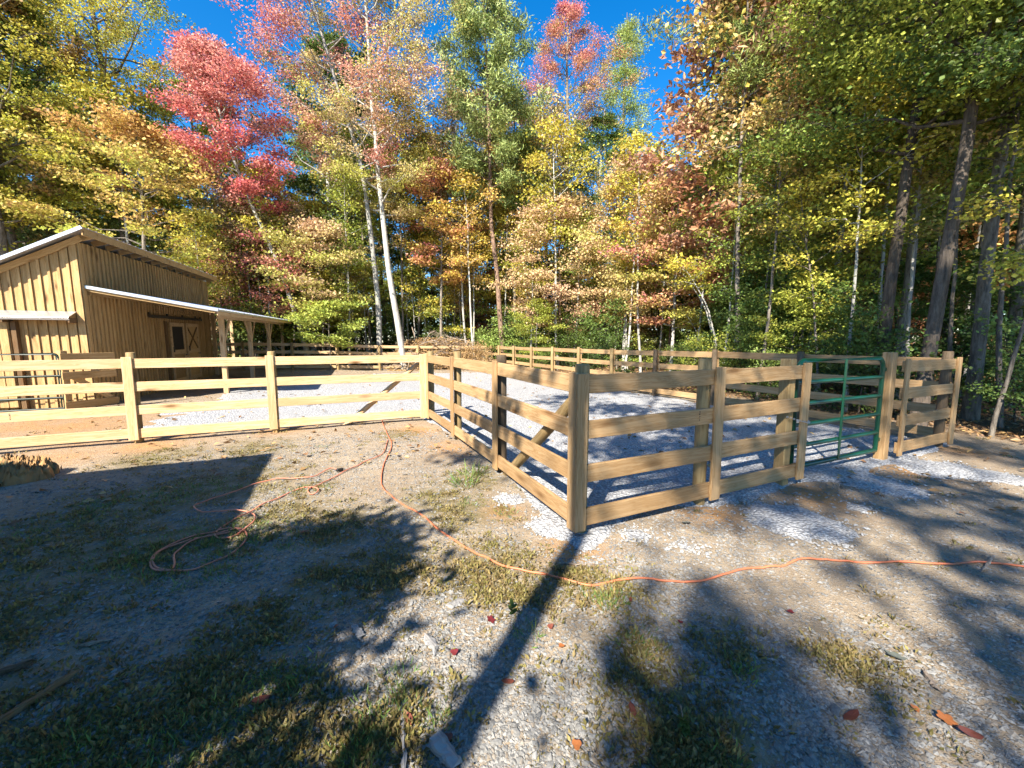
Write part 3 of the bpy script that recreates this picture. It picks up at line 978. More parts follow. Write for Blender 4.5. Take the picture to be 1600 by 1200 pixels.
def tree_geo(name, seed, H, r0, path, z0, prof, nb, nsub, leaves, lsize, barkm, elev=(0.2, 0.85), flat=0.42, spread=0.27,
             lw=0.75, tone_h=0.5, needle=False, stems=None, droop=0.0, tone_amp=1.4, sides=10):
    rng = np.random.default_rng(seed)
    parts = []
    K = 18
    path = np.array(path, float)
    zz = np.linspace(0, H, K)
    px = np.interp(zz, path[:, 2], path[:, 0])
    py = np.interp(zz, path[:, 2], path[:, 1])
    for _ in range(2):
        px[1:-1] = (px[:-2] + 2 * px[1:-1] + px[2:]) / 4
        py[1:-1] = (py[:-2] + 2 * py[1:-1] + py[2:]) / 4
    wob = np.cumsum(rng.normal(0, 0.012 * H / 8, (K, 2)), axis=0)
    wob[:2] = 0
    px, py = px + wob[:, 0], py + wob[:, 1]
    rr = r0 * np.clip(1 - 0.93 * (zz / H), 0.03, 1) ** 0.85
    rr[0] *= 1.35
    zs = zz.copy()
    zs[0] = -0.4
    parts.append(tube_np(np.c_[px, py, zs], rr, sides))

    def trunk(z):
        return np.array([np.interp(z, zz, px), np.interp(z, zz, py), z]), np.interp(z, zz, rr)
    anc, ator = [], []
    for i in range(nb):
        t = (i + rng.uniform(0, 0.9)) / nb
        zb = z0 + (H - z0) * 0.93 * t
        p0, tr = trunk(zb)
        az = i * 2.39996 + rng.normal(0, 0.35)
        e = elev[0] + (elev[1] - elev[0]) * t + rng.normal(0, 0.1)
        L = prof(t) * rng.uniform(0.7, 1.12)
        s = np.linspace(0, 1, 6)[:, None]
        side = np.array([math.cos(az), math.sin(az), 0.0])
        side2 = np.array([-side[1], side[0], 0])
        bend = rng.normal(0, 0.12)
        P = p0 + side * (L * math.cos(e)) * s + side2 * (bend * L) * s ** 2 + np.array([0, 0, 1.0]) * (L * math.sin(e) * s + L * (0.12 - droop) * s ** 2)
        P[1:] += rng.normal(0, 0.03 * L, (5, 3))
        rb = min(0.42 * tr + 0.006, 0.09 * L ** 0.5)
        parts.append(tube_np(P, np.linspace(rb, 0.006, 6), 5))
        btone = rng.uniform()
        for k in range(nsub):
            q = rng.uniform(0.3, 1.0)
            j = q * 5
            a = int(min(j, 4))
            S = P[a] + (P[a + 1] - P[a]) * (j - a)
            d = side * math.cos(rng.uniform(-1.1, 1.1)) + side2 * rng.uniform(-1.0, 1.0) + np.array([0, 0, rng.uniform(-0.25 - droop, 0.5)])
            d /= np.linalg.norm(d)
            l2 = L * rng.uniform(0.22, 0.42) * (1.15 - 0.5 * q) + 0.12
            Q = S + d * l2 * np.linspace(0, 1, 4)[:, None]
            Q[1:] += rng.normal(0, 0.05 * l2, (3, 3))
            parts.append(tube_np(Q, np.linspace(max(rb * 0.4 * (1.1 - q), 0.008), 0.004, 4), 3))
            tone = btone * 0.45 + rng.uniform() * 0.4 + tone_h * (t - 0.5) + 0.08
            for w in np.linspace(0.25, 1.05, 4):
                anc.append(S + d * l2 * w)
                ator.append(tone + rng.normal(0, 0.06))
        anc.append(P[-1])
        ator.append(btone)
    v, f = join_np(parts)
    tm = mesh_np(name + '_trunk', v, f, 4, M[barkm], True)
    anc = np.array(anc)
    ator = np.array(ator)
    idx = rng.integers(0, len(anc), leaves)
    sp = np.array([spread, spread, spread * flat])
    off = rng.normal(0, 1, (leaves, 3)) * sp
    c = anc[idx] + off
    if needle:
        tan = unit(rng.normal(0, 1, (leaves, 3)) + unit(off) * 0.8 + np.array([0, 0, 0.25]))
        nrm = unit(rng.normal(0, 1, (leaves, 3)))
    else:
        tan = unit(rng.normal(0, 1, (leaves, 3)) * np.array([1, 1, 0.55]) + np.array([0, 0, -0.25]))
        nrm = unit(rng.normal(0, 0.75, (leaves, 3)) + np.array([0, 0, 0.75]))
    ln = lsize * rng.uniform(0.65, 1.25, leaves)
    v, f = kites(c, nrm, tan, ln, ln * lw)
    ext = unit(anc[idx] - anc.mean(0))
    tone = np.clip((ator[idx] - 0.5) * tone_amp + 0.5 + rng.normal(0, 0.07, leaves), 0, 1)
    cm = mesh_np(name + '_crown', v, f, 4, M['needle' if needle else 'leaf'], False,
                 {'tone': ('FACE', tone), 'jit': ('FACE', rng.uniform(0, 1, leaves))})
    return tm, cm


AUTO = []
CNAME = {}


def plant(name, geo, label, cat, x, y, a, b, rot=0.0, scale=1.0, sz=None, group=None, barkm=None):
    z = float(hgt(x, y))
    root = thing(name, label, cat, (x, y, z), (0, 0, rot), group)
    root.scale = (scale, scale, sz or scale)
    if group:
        AUTO.append((root, a, b))
    tr = obj('trunk', geo[0], root)
    if barkm:
        tr.material_slots[0].link = 'OBJECT'
        tr.material_slots[0].material = M[barkm]
    cr = obj('crown', geo[1], root)
    cr['leaf_a'] = [float(q) for q in a]
    cr['leaf_b'] = [float(q) for q in b]
    return root


def egg(R, lo=0.35, peak=0.4):
    """crown radius against height fraction"""
    def f(t):
        if t < peak:
            return R * (lo + (1 - lo) * math.sin(t / peak * math.pi / 2))
        return R * max(0.12, math.cos((t - peak) / (1 - peak) * math.pi / 2) ** 0.8)
    return f


def cone(R, top=0.08):
    return lambda t: R * (top + (1 - top) * (1 - t) ** 0.8) * (0.55 + 0.45 * min(1, t * 5))


def lean(pts, D):
    """trunk control points given as (picture column, height); offsets are sideways in the world, at the tree's distance"""
    x0, y0 = spot(pts[0][0], D)
    out = []
    for px_, z in pts:
        x, y = spot(px_, D)
        out.append((x - x0, y - y0, z))
    return out


# leaf colours
YEL, YGR, GRN, DGR = (0.60, 0.47, 0.075), (0.40, 0.41, 0.065), (0.16, 0.23, 0.045), (0.065, 0.105, 0.03)
ORA, SAL, RED, PNK = (0.62, 0.38, 0.14), (0.62, 0.41, 0.26), (0.62, 0.10, 0.10), (0.64, 0.20, 0.21)
BRN, RST, LGR = (0.44, 0.21, 0.11), (0.44, 0.17, 0.08), (0.32, 0.41, 0.10)


def hero(name, label, px, D, H, r0, z0, R, cols, bark_='bark_grey', seed=1, nb=34, nsub=6, leaves=36000, ls=0.108, pts=None, pf=None, cat='tree', **kw):
    path = lean(pts, D) if pts else [(0, 0, 0), (0, 0, H)]
    g = tree_geo(name, seed, H, r0, path, z0, pf or egg(R), nb, nsub, leaves, ls, bark_, **kw)
    x, y = spot(px, D)
    plant(name, g, label, cat, x, y, cols[0], cols[1])
    return g


HG = {}
HG['yg'] = hero('autumn_tree', 'tall yellow-green tree with broad crown behind the barn roof', 212, 30, 23, .26, 8.5, 5.6, ((0.25, 0.31, 0.06), YEL), seed=11, pts=[(212, 0), (205, 10), (190, 23)], leaves=42000, nb=42, tone_h=0.2)
hero('autumn_tree', 'yellow-leaved tree cut by the left picture edge, above the barn', 20, 29, 20, .22, 6.5, 5.2, (YGR, YEL), seed=12, leaves=38000, tone_h=0.3)
hero('autumn_tree', 'thin orange-leaved tree right behind the barn roof, below the big yellow-green tree', 235, 25, 11.5, .12, 3.6, 3.6, (YGR, ORA), seed=13, elev=(.05, .5), flat=.3, leaves=16000, ls=.15)
HG['red'] = hero('red_maple', 'bright red maple on a leaning pale trunk left of the white-barked trees', 483, 25, 15.6, .15, 8.0, 3.0, ((0.64, 0.33, 0.27), (0.64, 0.15, 0.15)), 'bark_pale', seed=14,
                 pts=[(483, 0), (470, 2.5), (445, 5), (405, 8.5), (375, 11), (352, 15)], leaves=32000, ls=.12, tone_h=-.1, nb=36, elev=(.3, 1.0))
HG['gold'] = hero('autumn_tree', 'big white-barked tree with yellow and orange crown, front of the pair', 631, 23.5, 24, .185, 8.2, 5.0, ((0.52, 0.50, 0.12), SAL), 'bark_pale', seed=15,
                  pts=[(631, 0), (612, 6), (600, 11), (592, 17), (585, 24)], leaves=44000, nb=46, tone_h=0.35)
hero('autumn_tree', 'second pale-barked tree with salmon and red crown, left of the front white-barked tree', 594, 24.0, 24, .165, 10, 5.0, (SAL, PNK), 'bark_pale', seed=16,
     pts=[(594, 0), (588, 6), (575, 11), (510, 19), (470, 24)], leaves=38000, nb=42, tone_h=0.5)
HG['pine'] = hero('pine_tree', 'tall green pine with reddish-brown trunk in the middle of the tree line', 787, 24.5, 24, .165, 10.0, 3.7, ((0.19, 0.25, 0.07), (0.36, 0.40, 0.13)), 'bark_brown', seed=17,
                  pts=[(787, 0), (775, 8), (768, 15), (766, 24)], pf=lambda t: 3.7 * (0.5 + 0.5 * min(1, t * 3)) * (1.02 - t * 0.75), elev=(-.05, .6), nb=60, nsub=7, leaves=46000, ls=.26, lw=.22, spread=.26, flat=.6, needle=True)
hero('slender_tree', 'slender grey trunk standing close to the pine, with thin orange crown', 803, 26, 17, .12, 8.5, 2.6, (ORA, YGR), 'bark_grey', seed=18, leaves=10000)
hero('autumn_tree', 'tree with dusty pink top and yellow-green lower crown, right of the pine', 880, 32, 26.5, .25, 9, 4.9, (YGR, PNK), seed=19, leaves=38000, nb=44, tone_h=1.0, tone_amp=1.2)
hero('autumn_tree', 'pale light-green pointed tree, against the sky between pink tree and rusty tree', 965, 34, 26.0, .22, 8, 3.1, (LGR, (0.36, 0.40, 0.12)), seed=20, leaves=30000, nb=46, pf=lambda t: 3.9 * (1.05 - t) ** 0.6 + .1, elev=(.5, 1.15))
HG['rust'] = hero('autumn_tree', 'rusty brown large-leaved tree standing before the right-hand pine', 1148, 18, 14.6, .12, 3.6, 3.2, (BRN, (0.66, 0.40, 0.27)), 'bark_grey', seed=21, leaves=11500, ls=.28, lw=.5, nb=38, tone_h=.5, spread=.35)
HG['rpine'] = hero('pine_tree', 'large pine on a dark trunk behind the rusty tree, boughs across the sky', 1234, 17, 23, .25, 8.2, 5.4, ((0.14, 0.19, 0.05), (0.30, 0.34, 0.09)), 'bark_dark', seed=22,
                   pf=lambda t: 5.4 * (0.6 + 0.4 * min(1, t * 3)) * (1.02 - t * 0.7), elev=(-.15, .5), nb=50, nsub=7, leaves=50000, ls=.24, lw=.16, spread=.27, flat=.5, needle=True)
hero('understory_tree', 'salmon-leaved small tree with layered boughs right of the pine', 872, 23.5, 10.0, .10, 2.2, 3.2, (SAL, (0.60, 0.44, 0.20)), 'bark_brown', seed=23, elev=(.0, .45), flat=.22, leaves=17000, ls=.14, spread=.4)
hero('understory_tree', 'yellow and orange layered small tree in front of the light-green pointed tree', 975, 24, 12.0, .10, 2.4, 3.4, ((0.56, 0.52, 0.15), SAL), 'bark_pale', seed=24, elev=(.0, .5), flat=.22, leaves=18000, ls=.14, spread=.4)
hero('understory_tree', 'yellow-leaved small tree with pink-red boughs, left of the rusty tree', 1050, 22, 10.0, .09, 2.2, 3.0, ((0.50, 0.48, 0.11), PNK), 'bark_pale', seed=25, elev=(.0, .5), flat=.22, leaves=16000, ls=.14, spread=.4, tone_amp=1.6)
hero('understory_tree', 'orange and yellow layered small tree left of the white-barked pair', 505, 24.5, 8.0, .08, 2.4, 2.6, (YGR, SAL), 'bark_grey', seed=26, elev=(.0, .4), flat=.2, leaves=15000, ls=.14, spread=.4)
hero('understory_tree', 'dark pink layered sapling between the barn porch and the leaning red maple', 440, 26, 7.5, .07, 2.6, 2.6, (BRN, PNK), 'bark_grey', seed=27, elev=(.0, .35), flat=.18, leaves=9000, ls=.13, spread=.4)
hero('understory_tree', 'small tree with red and orange leaves between the white-barked pair and the pine', 690, 25, 12.5, .10, 5.0, 2.6, (YEL, PNK), 'bark_grey', seed=28, elev=(.1, .6), flat=.3, leaves=12000, ls=.15, tone_amp=1.5)
hero('understory_tree', 'lime green sapling at the fence left of the white-barked pair', 515, 22.8, 3.6, .04, 1.2, 1.6, (LGR, YGR), 'bark_grey', seed=29, elev=(.0, .4), flat=.3, leaves=5000, ls=.13, nb=18, nsub=4)

# prototypes used for the rest of the wood
P_ = {}
P_['bigA'] = tree_geo('broadleaf_a', 41, 21, .22, [(0, 0, 0), (.3, 0, 10), (.2, .4, 21)], 6.0, egg(4.4), 36, 6, 24000, .16, 'bark_grey', tone_h=.3)
P_['bigB'] = tree_geo('broadleaf_b', 42, 19, .20, [(0, 0, 0), (-.4, .2, 9), (.3, .2, 19)], 5.0, egg(4.0, .5, .5), 34, 6, 22000, .16, 'bark_grey', tone_h=.3)
P_['bigC'] = tree_geo('broadleaf_c', 43, 23, .22, [(0, 0, 0), (.2, -.4, 12), (-.4, .1, 23)], 9.0, egg(4.6, .4, .45), 36, 6, 24000, .16, 'bark_pale', tone_h=.3)
P_['near'] = tree_geo('broadleaf_near', 44, 17, .12, [(0, 0, 0), (.5, .1, 8), (.9, 0, 17)], 5.2, egg(3.4, .6, .35), 38, 6, 44000, .082, 'bark_dark', tone_h=.2, flat=.5, droop=.1)
P_['near2'] = tree_geo('broadleaf_near2', 45, 16, .115, [(0, 0, 0), (-.2, .3, 8), (.1, .5, 16)], 5.0, egg(2.8, .6, .4), 34, 6, 36000, .082, 'bark_dark', tone_h=.2, flat=.4, droop=.08)
P_['layA'] = tree_geo('layered_a', 46, 8.5, .07, [(0, 0, 0), (.3, 0, 4), (.5, .2, 8.5)], 1.8, egg(2.7, .6, .4), 24, 6, 11000, .14, 'bark_grey', elev=(0, .45), flat=.22, spread=.38)
P_['layB'] = tree_geo('layered_b', 47, 6.5, .05, [(0, 0, 0), (-.3, .2, 3), (-.2, .4, 6.5)], 1.2, egg(2.2, .6, .4), 20, 6, 8000, .13, 'bark_grey', elev=(0, .45), flat=.25, spread=.34)
P_['shA'] = tree_geo('shrub_a', 48, 3.0, .03, [(0, 0, 0), (.3, 0, 3)], .2, lambda t: 1.7 * (.55 + .6 * abs(math.sin(t * 9.0))), 15, 5, 4200, .12, 'bark_dark', elev=(.1, 1.2), flat=.45, spread=.26)
P_['shB'] = tree_geo('shrub_b', 49, 2.0, .025, [(0, 0, 0), (.2, 0.1, 2)], .1, lambda t: 1.4 * (.5 + .7 * abs(math.sin(t * 7.0 + 1))), 12, 5, 2800, .10, 'bark_dark', elev=(.1, 1.2), flat=.45, spread=.24)
P_['stem'] = tree_geo('thin_stem', 50, 9.0, .055, [(0, 0, 0), (.25, .1, 4), (.5, .1, 9)], 4.5, egg(1.2, .6, .5), 16, 4, 3000, .105, 'bark_pale', elev=(.3, .9), sides=7)
P_['stem2'] = tree_geo('thin_stem_b', 51, 7.0, .045, [(0, 0, 0), (-.3, .1, 3), (-.9, .2, 7)], 3.0, egg(1.1, .6, .5), 14, 4, 2600, .105, 'bark_pale', elev=(.3, .9), sides=7)
P_['arch'] = tree_geo('arched_stem', 52, 5.5, .06, [(0, 0, 0), (-.15, 0, 1.5), (-.7, 0, 3.4), (-1.7, 0, 5.0), (-2.3, 0, 5.5)], 4.2, egg(.8, .6, .5), 8, 3, 600, .13, 'bark_pale', sides=8)
rnd = random.Random(7)

# right-hand edge of the wood: dark trunks one can tell apart
RT = [('near2', 1375, 12.0, 1.05, 'bark_dark', 'straight dark-trunked green tree directly behind the green gate', (GRN, YGR), 2.0),
      ('near2', 1408, 15.0, 1.1, 'bark_grey', 'grey-trunked tree behind the square gate post', (DGR, YGR), 4.4),
      ('near', 1446, 10.8, 1.0, 'bark_dark', 'thick dark trunk leaning right above the end fence panel', (GRN, YGR), 5.8),
      ('near2', 1530, 12.5, 1.05, 'bark_grey', 'straight grey trunk near the right picture edge', (GRN, YGR), 1.2),
      ('near', 1640, 11.0, 1.0, 'bark_dark', 'overhanging dark green tree cut by the right picture edge', (DGR, GRN), 3.0),
      ('near2', 1585, 16.0, 1.1, 'bark_grey', 'grey trunk deep in the shade by the right picture edge', (DGR, YGR), .9),
      ('near', 1490, 17.5, 1.15, 'bark_grey', 'yellow-green tree deep behind the end fence panel', (GRN, YEL), 2.2),
      ('near2', 1345, 18.5, 1.15, 'bark_grey', 'yellow and orange tree deep behind the green gate', (YGR, ORA), 3.9)]
for k, px, D, sc, bk, lab, (a, b), ro in RT:
    x, y = spot(px, D)
    plant('forest_tree', P_[k], lab, 'tree', x, y, a, b, ro, sc, barkm=bk)

# the mass of the wood behind: individuals of three kinds
BG_COL = [(GRN, YGR), (YGR, YEL), (DGR, GRN), (DGR, ORA), (GRN, YGR), (GRN, SAL), (DGR, YGR), (DGR, GRN)]
BG_R = [(DGR, GRN), (GRN, YGR), (DGR, YGR), (DGR, GRN)]  # darker greens put the shade of the right-hand thicket into the leaf colour
LAB = {'bigA': 'tall broadleaf tree in autumn leaf deep in the wood', 'bigB': 'dense broadleaf tree in the rows behind the tree line', 'bigC': 'high-crowned pale-trunked tree deep in the wood'}
cnt = 0
for row, (D0, step, jit) in enumerate([(31, 105, 2.0), (38, 90, 3.0), (47, 80, 4.0), (60, 75, 6.0)]):
    px = -160 + row * 37
    while px < 1760:
        D = D0 + rnd.uniform(-jit, jit)
        if px > 1250:
            D -= 7
        x, y = spot(px + rnd.uniform(-25, 25), D)
        k = rnd.choice(['bigA', 'bigB', 'bigC'])
        a, b = rnd.choice(BG_R if px > 1200 else BG_COL)
        s = rnd.uniform(.8, 1.05) * (0.72 if 940 < px < 1060 or 200 < px < 450 else 0.92)
        if row > 1:
            s *= 0.92
        plant('forest_tree', P_[k], LAB[k], 'tree', x, y, a, b, rnd.uniform(0, 6.28), s, group='trees deep in the wood, ' + k[-1].lower())
        px += step * rnd.uniform(.8, 1.2) * (2 if False else 1)
        cnt += 1

for i in range(64):                                     # low leafy trees far inside close the view under the crowns
    px = -250 + i * 33
    x, y = spot(px + rnd.uniform(-10, 10), (rnd.uniform(44, 70) if px < 1200 else rnd.uniform(26, 50)))
    a, b = rnd.choice(BG_R)
    plant('forest_tree', P_['bigB'], 'low-branched tree far inside the wood', 'tree', x, y, a, b, rnd.uniform(0, 6.28), .75, .5, group='low-branched trees far inside the wood')
for i in range(40):
    px = 250 + i * 32
    x, y = spot(px + rnd.uniform(-12, 12), rnd.uniform(34, 44) if px < 1200 else rnd.uniform(22, 34))
    a, b = rnd.choice([(DGR, GRN), (GRN, YGR), (DGR, YGR), (BRN, ORA)])
    plant('shrub', P_['shA'], 'tall dark shrub far inside the wood', 'shrub', x, y, a, b, rnd.uniform(0, 6.28), 1.7, 1.6, group='tall shrubs far inside the wood')
# understory: layered small trees, shrubs, thin stems
for i in range(24):
    px = 330 + i * 41 + rnd.uniform(-12, 12)
    D = rnd.uniform(27, 34)
    if 545 < px < 700:
        px -= 150
    if px > 1200:
        D -= 8
    x, y = spot(px, D)
    k = rnd.choice(['layA', 'layB'])
    a, b = rnd.choice([(GRN, YGR), (DGR, GRN), (ORA, SAL), (YGR, YEL), (BRN, PNK), (GRN, YEL), (SAL, YEL), (DGR, GRN)])
    plant('understory_tree', P_[k], 'small understory tree with flat layered boughs among the trunks', 'tree', x, y, a, b, rnd.uniform(0, 6.28), rnd.uniform(.8, 1.25), group='small layered trees of the understory')
for i in range(26):
    px = 320 + i * 36 + rnd.uniform(-10, 10)
    D = rnd.uniform(22.3, 29) * (1.0 if px < 1150 else .72)
    x, y = spot(px, D)
    if x < 7.9 and y < 21.4:
        D = 24.0
        x, y = spot(px, D)
        if x < 7.9 and y < 21.4:
            x = 8.6 + rnd.uniform(0, 3)
    k = rnd.choice(['shA', 'shB', 'shA'])
    a, b = rnd.choice([(GRN, LGR), (DGR, GRN), (DGR, GRN), (DGR, YGR), (DGR, GRN)])
    plant('shrub', P_[k], 'leafy green shrub low among the trunks behind the far fences', 'shrub', x, y, a, b, rnd.uniform(0, 6.28), rnd.uniform(.55, 1.0), group='shrubs behind the fences')
for i in range(34):                                     # shrubs along the right-hand edge
    x = 8.3 + abs(rnd.gauss(0, 3.2))
    y = rnd.uniform(-1.0, 20)
    if rnd.random() < .35:
        x, y = rnd.uniform(8.6, 15), rnd.uniform(-1.5, 5)
    k = rnd.choice(['shB', 'shA', 'layB'])
    a, b = rnd.choice([(GRN, LGR), (DGR, GRN), (DGR, GRN), (DGR, GRN), (GRN, YGR)])
    nm = 'understory_tree' if k == 'layB' else 'shrub'
    plant(nm, P_[k], 'small leafy tree in the shade right of the yard' if k == 'layB' else 'leafy shrub in the shade beyond the right-hand fence', 'tree' if k == 'layB' else 'shrub', x, y, a, b, rnd.uniform(0, 6.28), rnd.uniform(.4, .75),
          group='small trees right of the yard' if k == 'layB' else 'shrubs right of the yard')
for px, D, k, s in [(368, 27, 'stem', 1.3), (381, 27, 'stem', 1.25), (560, 25, 'stem2', 1), (574, 25, 'stem', .7), (650, 26, 'stem2', 1), (710, 27, 'stem', .9), (740, 26, 'stem', 1.1), (828, 27, 'stem', 1),
                    (872, 23.2, 'stem', 1.5), (896, 23.6, 'stem', 1.0), (930, 26, 'stem2', 1.1), (978, 22.5, 'stem', 1.2), (1003, 22, 'stem', 1.35), (1030, 24, 'stem', 1), (1130, 16.5, 'stem', .9), (1145, 16, 'stem2', .9),
                    (1180, 15, 'stem', .9), (1205, 14, 'stem2', .8), (1262, 14, 'stem', .8), (1290, 12.5, 'stem2', .8), (1330, 12, 'stem', .8), (1430, 13, 'stem', .8), (1500, 12.5, 'stem', .8), (1565, 10.5, 'stem2', .8), (1580, 12, 'stem', .9),
                    (300, 30, 'stem', 1.4), (225, 28, 'stem', 1.6), (1085, 20, 'stem', 1.1)] + [(330 + i * 30 + rnd.uniform(-12, 12), rnd.uniform(23.5, 31) if i < 29 else rnd.uniform(13, 20), rnd.choice(['stem', 'stem2']), rnd.uniform(.7, 1.3)) for i in range(40)]:
    x, y = spot(px, D)
    a, b = rnd.choice([(YGR, YEL), (GRN, YGR), (ORA, YEL)] if px < 1150 else [(GRN, YGR), (YGR, YEL), (GRN, ORA)])
    plant('sapling', P_[k], 'thin pale-stemmed sapling rising among the undergrowth', 'sapling', x, y, a, b, rnd.uniform(0, 6.28), s, group='thin pale saplings', barkm=None if px < 1150 or rnd.random() < .3 else 'bark_grey')
for i in range(46):                                     # tall slim trunks one can tell apart along the edge of the wood
    px = 335 + i * 21 + rnd.uniform(-9, 9)
    D = rnd.uniform(24.5, 34) if px < 1150 else rnd.uniform(15, 24)
    x, y = spot(px, D)
    a, b = rnd.choice([(YGR, YEL), (GRN, YGR), (SAL, YEL), (GRN, SAL)])
    plant('slender_tree', P_['stem'], 'tall slim trunk', 'tree', x, y, a, b, rnd.uniform(0, 6.28), *((.95, 1.0) if 250 < px < 500 or 900 < px < 1080 else (rnd.uniform(1.4, 1.8), rnd.uniform(1.5, 1.9))), group='tall slim trunks along the wood edge', barkm=rnd.choice(['bark_grey', 'bark_pale', 'bark_brown', 'bark_grey']))
for px, D, ro, lab in [(1128, 17.2, RAD(-24), 'white arched stem curving left, before the rusty tree'), (1126, 17.6, RAD(-36), 'second white arched stem just behind the first'), (1105, 19.5, RAD(-24), 'thin pale stem bowed over the right-hand fence')]:
    x, y = spot(px, D)
    plant('arched_sapling', P_['arch'], lab, 'sapling', x, y, YGR, YEL, ro, 0.85 if D < 19 else .55)

# trees behind the camera that dapple the yard with shade
P_['sparse'] = tree_geo('open_crowned', 61, 20, .115, [(0, 0, 0), (0, 0, 9), (.2, .4, 20)], 8.5, egg(3.8, .5, .5), 28, 5, 7600, .19, 'bark_grey', spread=.27)
P_['bushy'] = tree_geo('bushy_tree', 62, 6.0, .09, [(0, 0, 0), (.1, 0, 6)], .5, egg(1.7, .8, .4), 36, 6, 16000, .15, 'bark_grey', flat=.8)
for i, (x, y, k, s, ro, lab) in enumerate([
        (-5.35, -4.75, 'sparse', .95, .3, 'tall thin-crowned tree standing behind the photographer to the left'),
        (-5.8, -2.9, 'bushy', .78, 1.1, 'small bushy tree just left of the photographer, beside the shed'),
        (-9.55, -12.2, 'sparse', 1.0, 1.0, 'thin-crowned tree farther behind the photographer'),
        (-6.0, -12.5, 'sparse', 1.0, 2.0, 'open tree behind the photographer, second from the shed'),
        (-2.5, -13.5, 'sparse', 1.1, 3.0, 'tall open tree straight behind the photographer'),
        (1.0, -12.5, 'sparse', 1.0, 4.0, 'open-crowned tree behind the photographer to the right'),
        (4.0, -11.0, 'sparse', .95, 5.0, 'thin broad tree out of frame to the right'),
        (-3.5, -17.0, 'bigC', 1.0, .6, 'tall pale-trunked tree far behind the photographer')]):
    plant('yard_tree', P_[k], lab, 'tree', x, y, GRN, YGR, ro, s)

# say which one: leaf colours, the landmark it stands by, and its order from the camera
CNAME.update({DGR: 'dark green', GRN: 'green', YGR: 'yellow-green', YEL: 'yellow', ORA: 'orange', SAL: 'salmon', RED: 'red', PNK: 'pink', BRN: 'brown', RST: 'rusty', LGR: 'light green'})
PLACE = [(0, 'left of the barn'), (345, 'behind the barn'), (470, 'beyond the barn porch'), (570, 'by the leaning red maple'), (660, 'by the white-barked pair'), (745, 'behind the brush pile'), (840, 'by the middle pine'), (930, 'below the pink-topped tree'),
         (1010, 'below the pointed light-green tree'), (1100, 'left of the rusty tree'), (1200, 'by the rusty tree'), (1300, 'by the dark-trunked pine'), (1400, 'behind the green gate'), (1510, 'behind the end fence panel'), (1e9, 'by the right picture edge')]
KIND = {'forest_tree': 'forest tree', 'understory_tree': 'small layered tree', 'shrub': 'shrub', 'sapling': 'thin sapling', 'slender_tree': 'tall slim tree'}
ORDER = ['nearest', 'second', 'third', 'fourth', 'fifth', 'sixth', 'seventh', 'eighth', 'ninth', 'tenth']
cells = {}
for root_, ca, cb in AUTO:
    d = np.array(root_.location) - CAM
    f_ = d @ _F
    px_ = 800 + FPX * (d @ _R) / max(f_, .1)
    where = next(t for lim, t in PLACE if px_ < lim)
    kind = KIND[root_.name.split('.')[0]]
    if 'low-branched' in root_['group']:
        kind = 'low-branched tree'
    cells.setdefault((CNAME[ca], CNAME[cb], kind, where), []).append((math.hypot(d[0], d[1]), root_))
for (ca, cb, kind, where), lst in cells.items():
    lst.sort(key=lambda q: q[0])
    for i, (_d, root_) in enumerate(lst):
        lab = f'{ca} and {cb} {kind} {where}'
        if len(lst) > 1:
            lab += f', {ORDER[min(i, 9)]} of its kind' if i == 0 else f', {ORDER[min(i, 9)]} from the camera'
        root_['label'] = lab
print('leaf tris', LEAFTRIS[0], 'bg', cnt)

# ------------------------------------------------------------------ shed beside the photographer (casts the straight-edged shade on the left)
shed = thing('shed', 'plain tan plank shed left of the photographer', 'shed', (-8.6, -2.6, 0))
obj('wall', box(5.2, 7.1, 3.5, M['barn'], 0.01), shed, (0, 0, 1.65))
obj('roof', box(5.54, 7.46, 0.10, M['roofing'], 0.01), shed, (0, 0, 3.55))
obj('door', box(0.06, 1.0, 2.0, M['barndark'], 0.01), shed, (2.62, -1.0, 1.0))
obj('window', box(0.05, 0.9, 0.8, M['dark'], 0.01), shed, (2.62, 1.4, 1.6))


# ------------------------------------------------------------------ loose stones
def polar(n, r0, r1, rng, half=RAD(60)):
    r = r0 * (r1 / r0) ** rng.uniform(0, 1, n)
    a = YAW + rng.uniform(-half, half, n)
    return CAM[0] + r * np.sin(a), CAM[1] + r * np.cos(a), r


_t = (1 + 5 ** .5) / 2
ICO_V = unit(np.array([(-1, _t, 0), (1, _t, 0), (-1, -_t, 0), (1, -_t, 0), (0, -1, _t), (0, 1, _t), (0, -1, -_t), (0, 1, -_t), (_t, 0, -1), (_t, 0, 1), (-_t, 0, -1), (-_t, 0, 1)], float))
ICO_F = np.array([(0, 11, 5), (0, 5, 1), (0, 1, 7), (0, 7, 10), (0, 10, 11), (1, 5, 9), (5, 11, 4), (11, 10, 2), (10, 7, 6), (7, 1, 8), (3, 9, 4), (3, 4, 2), (3, 2, 6), (3, 6, 8), (3, 8, 9), (4, 9, 5), (2, 4, 11), (6, 2, 10), (8, 6, 7), (9, 8, 1)])


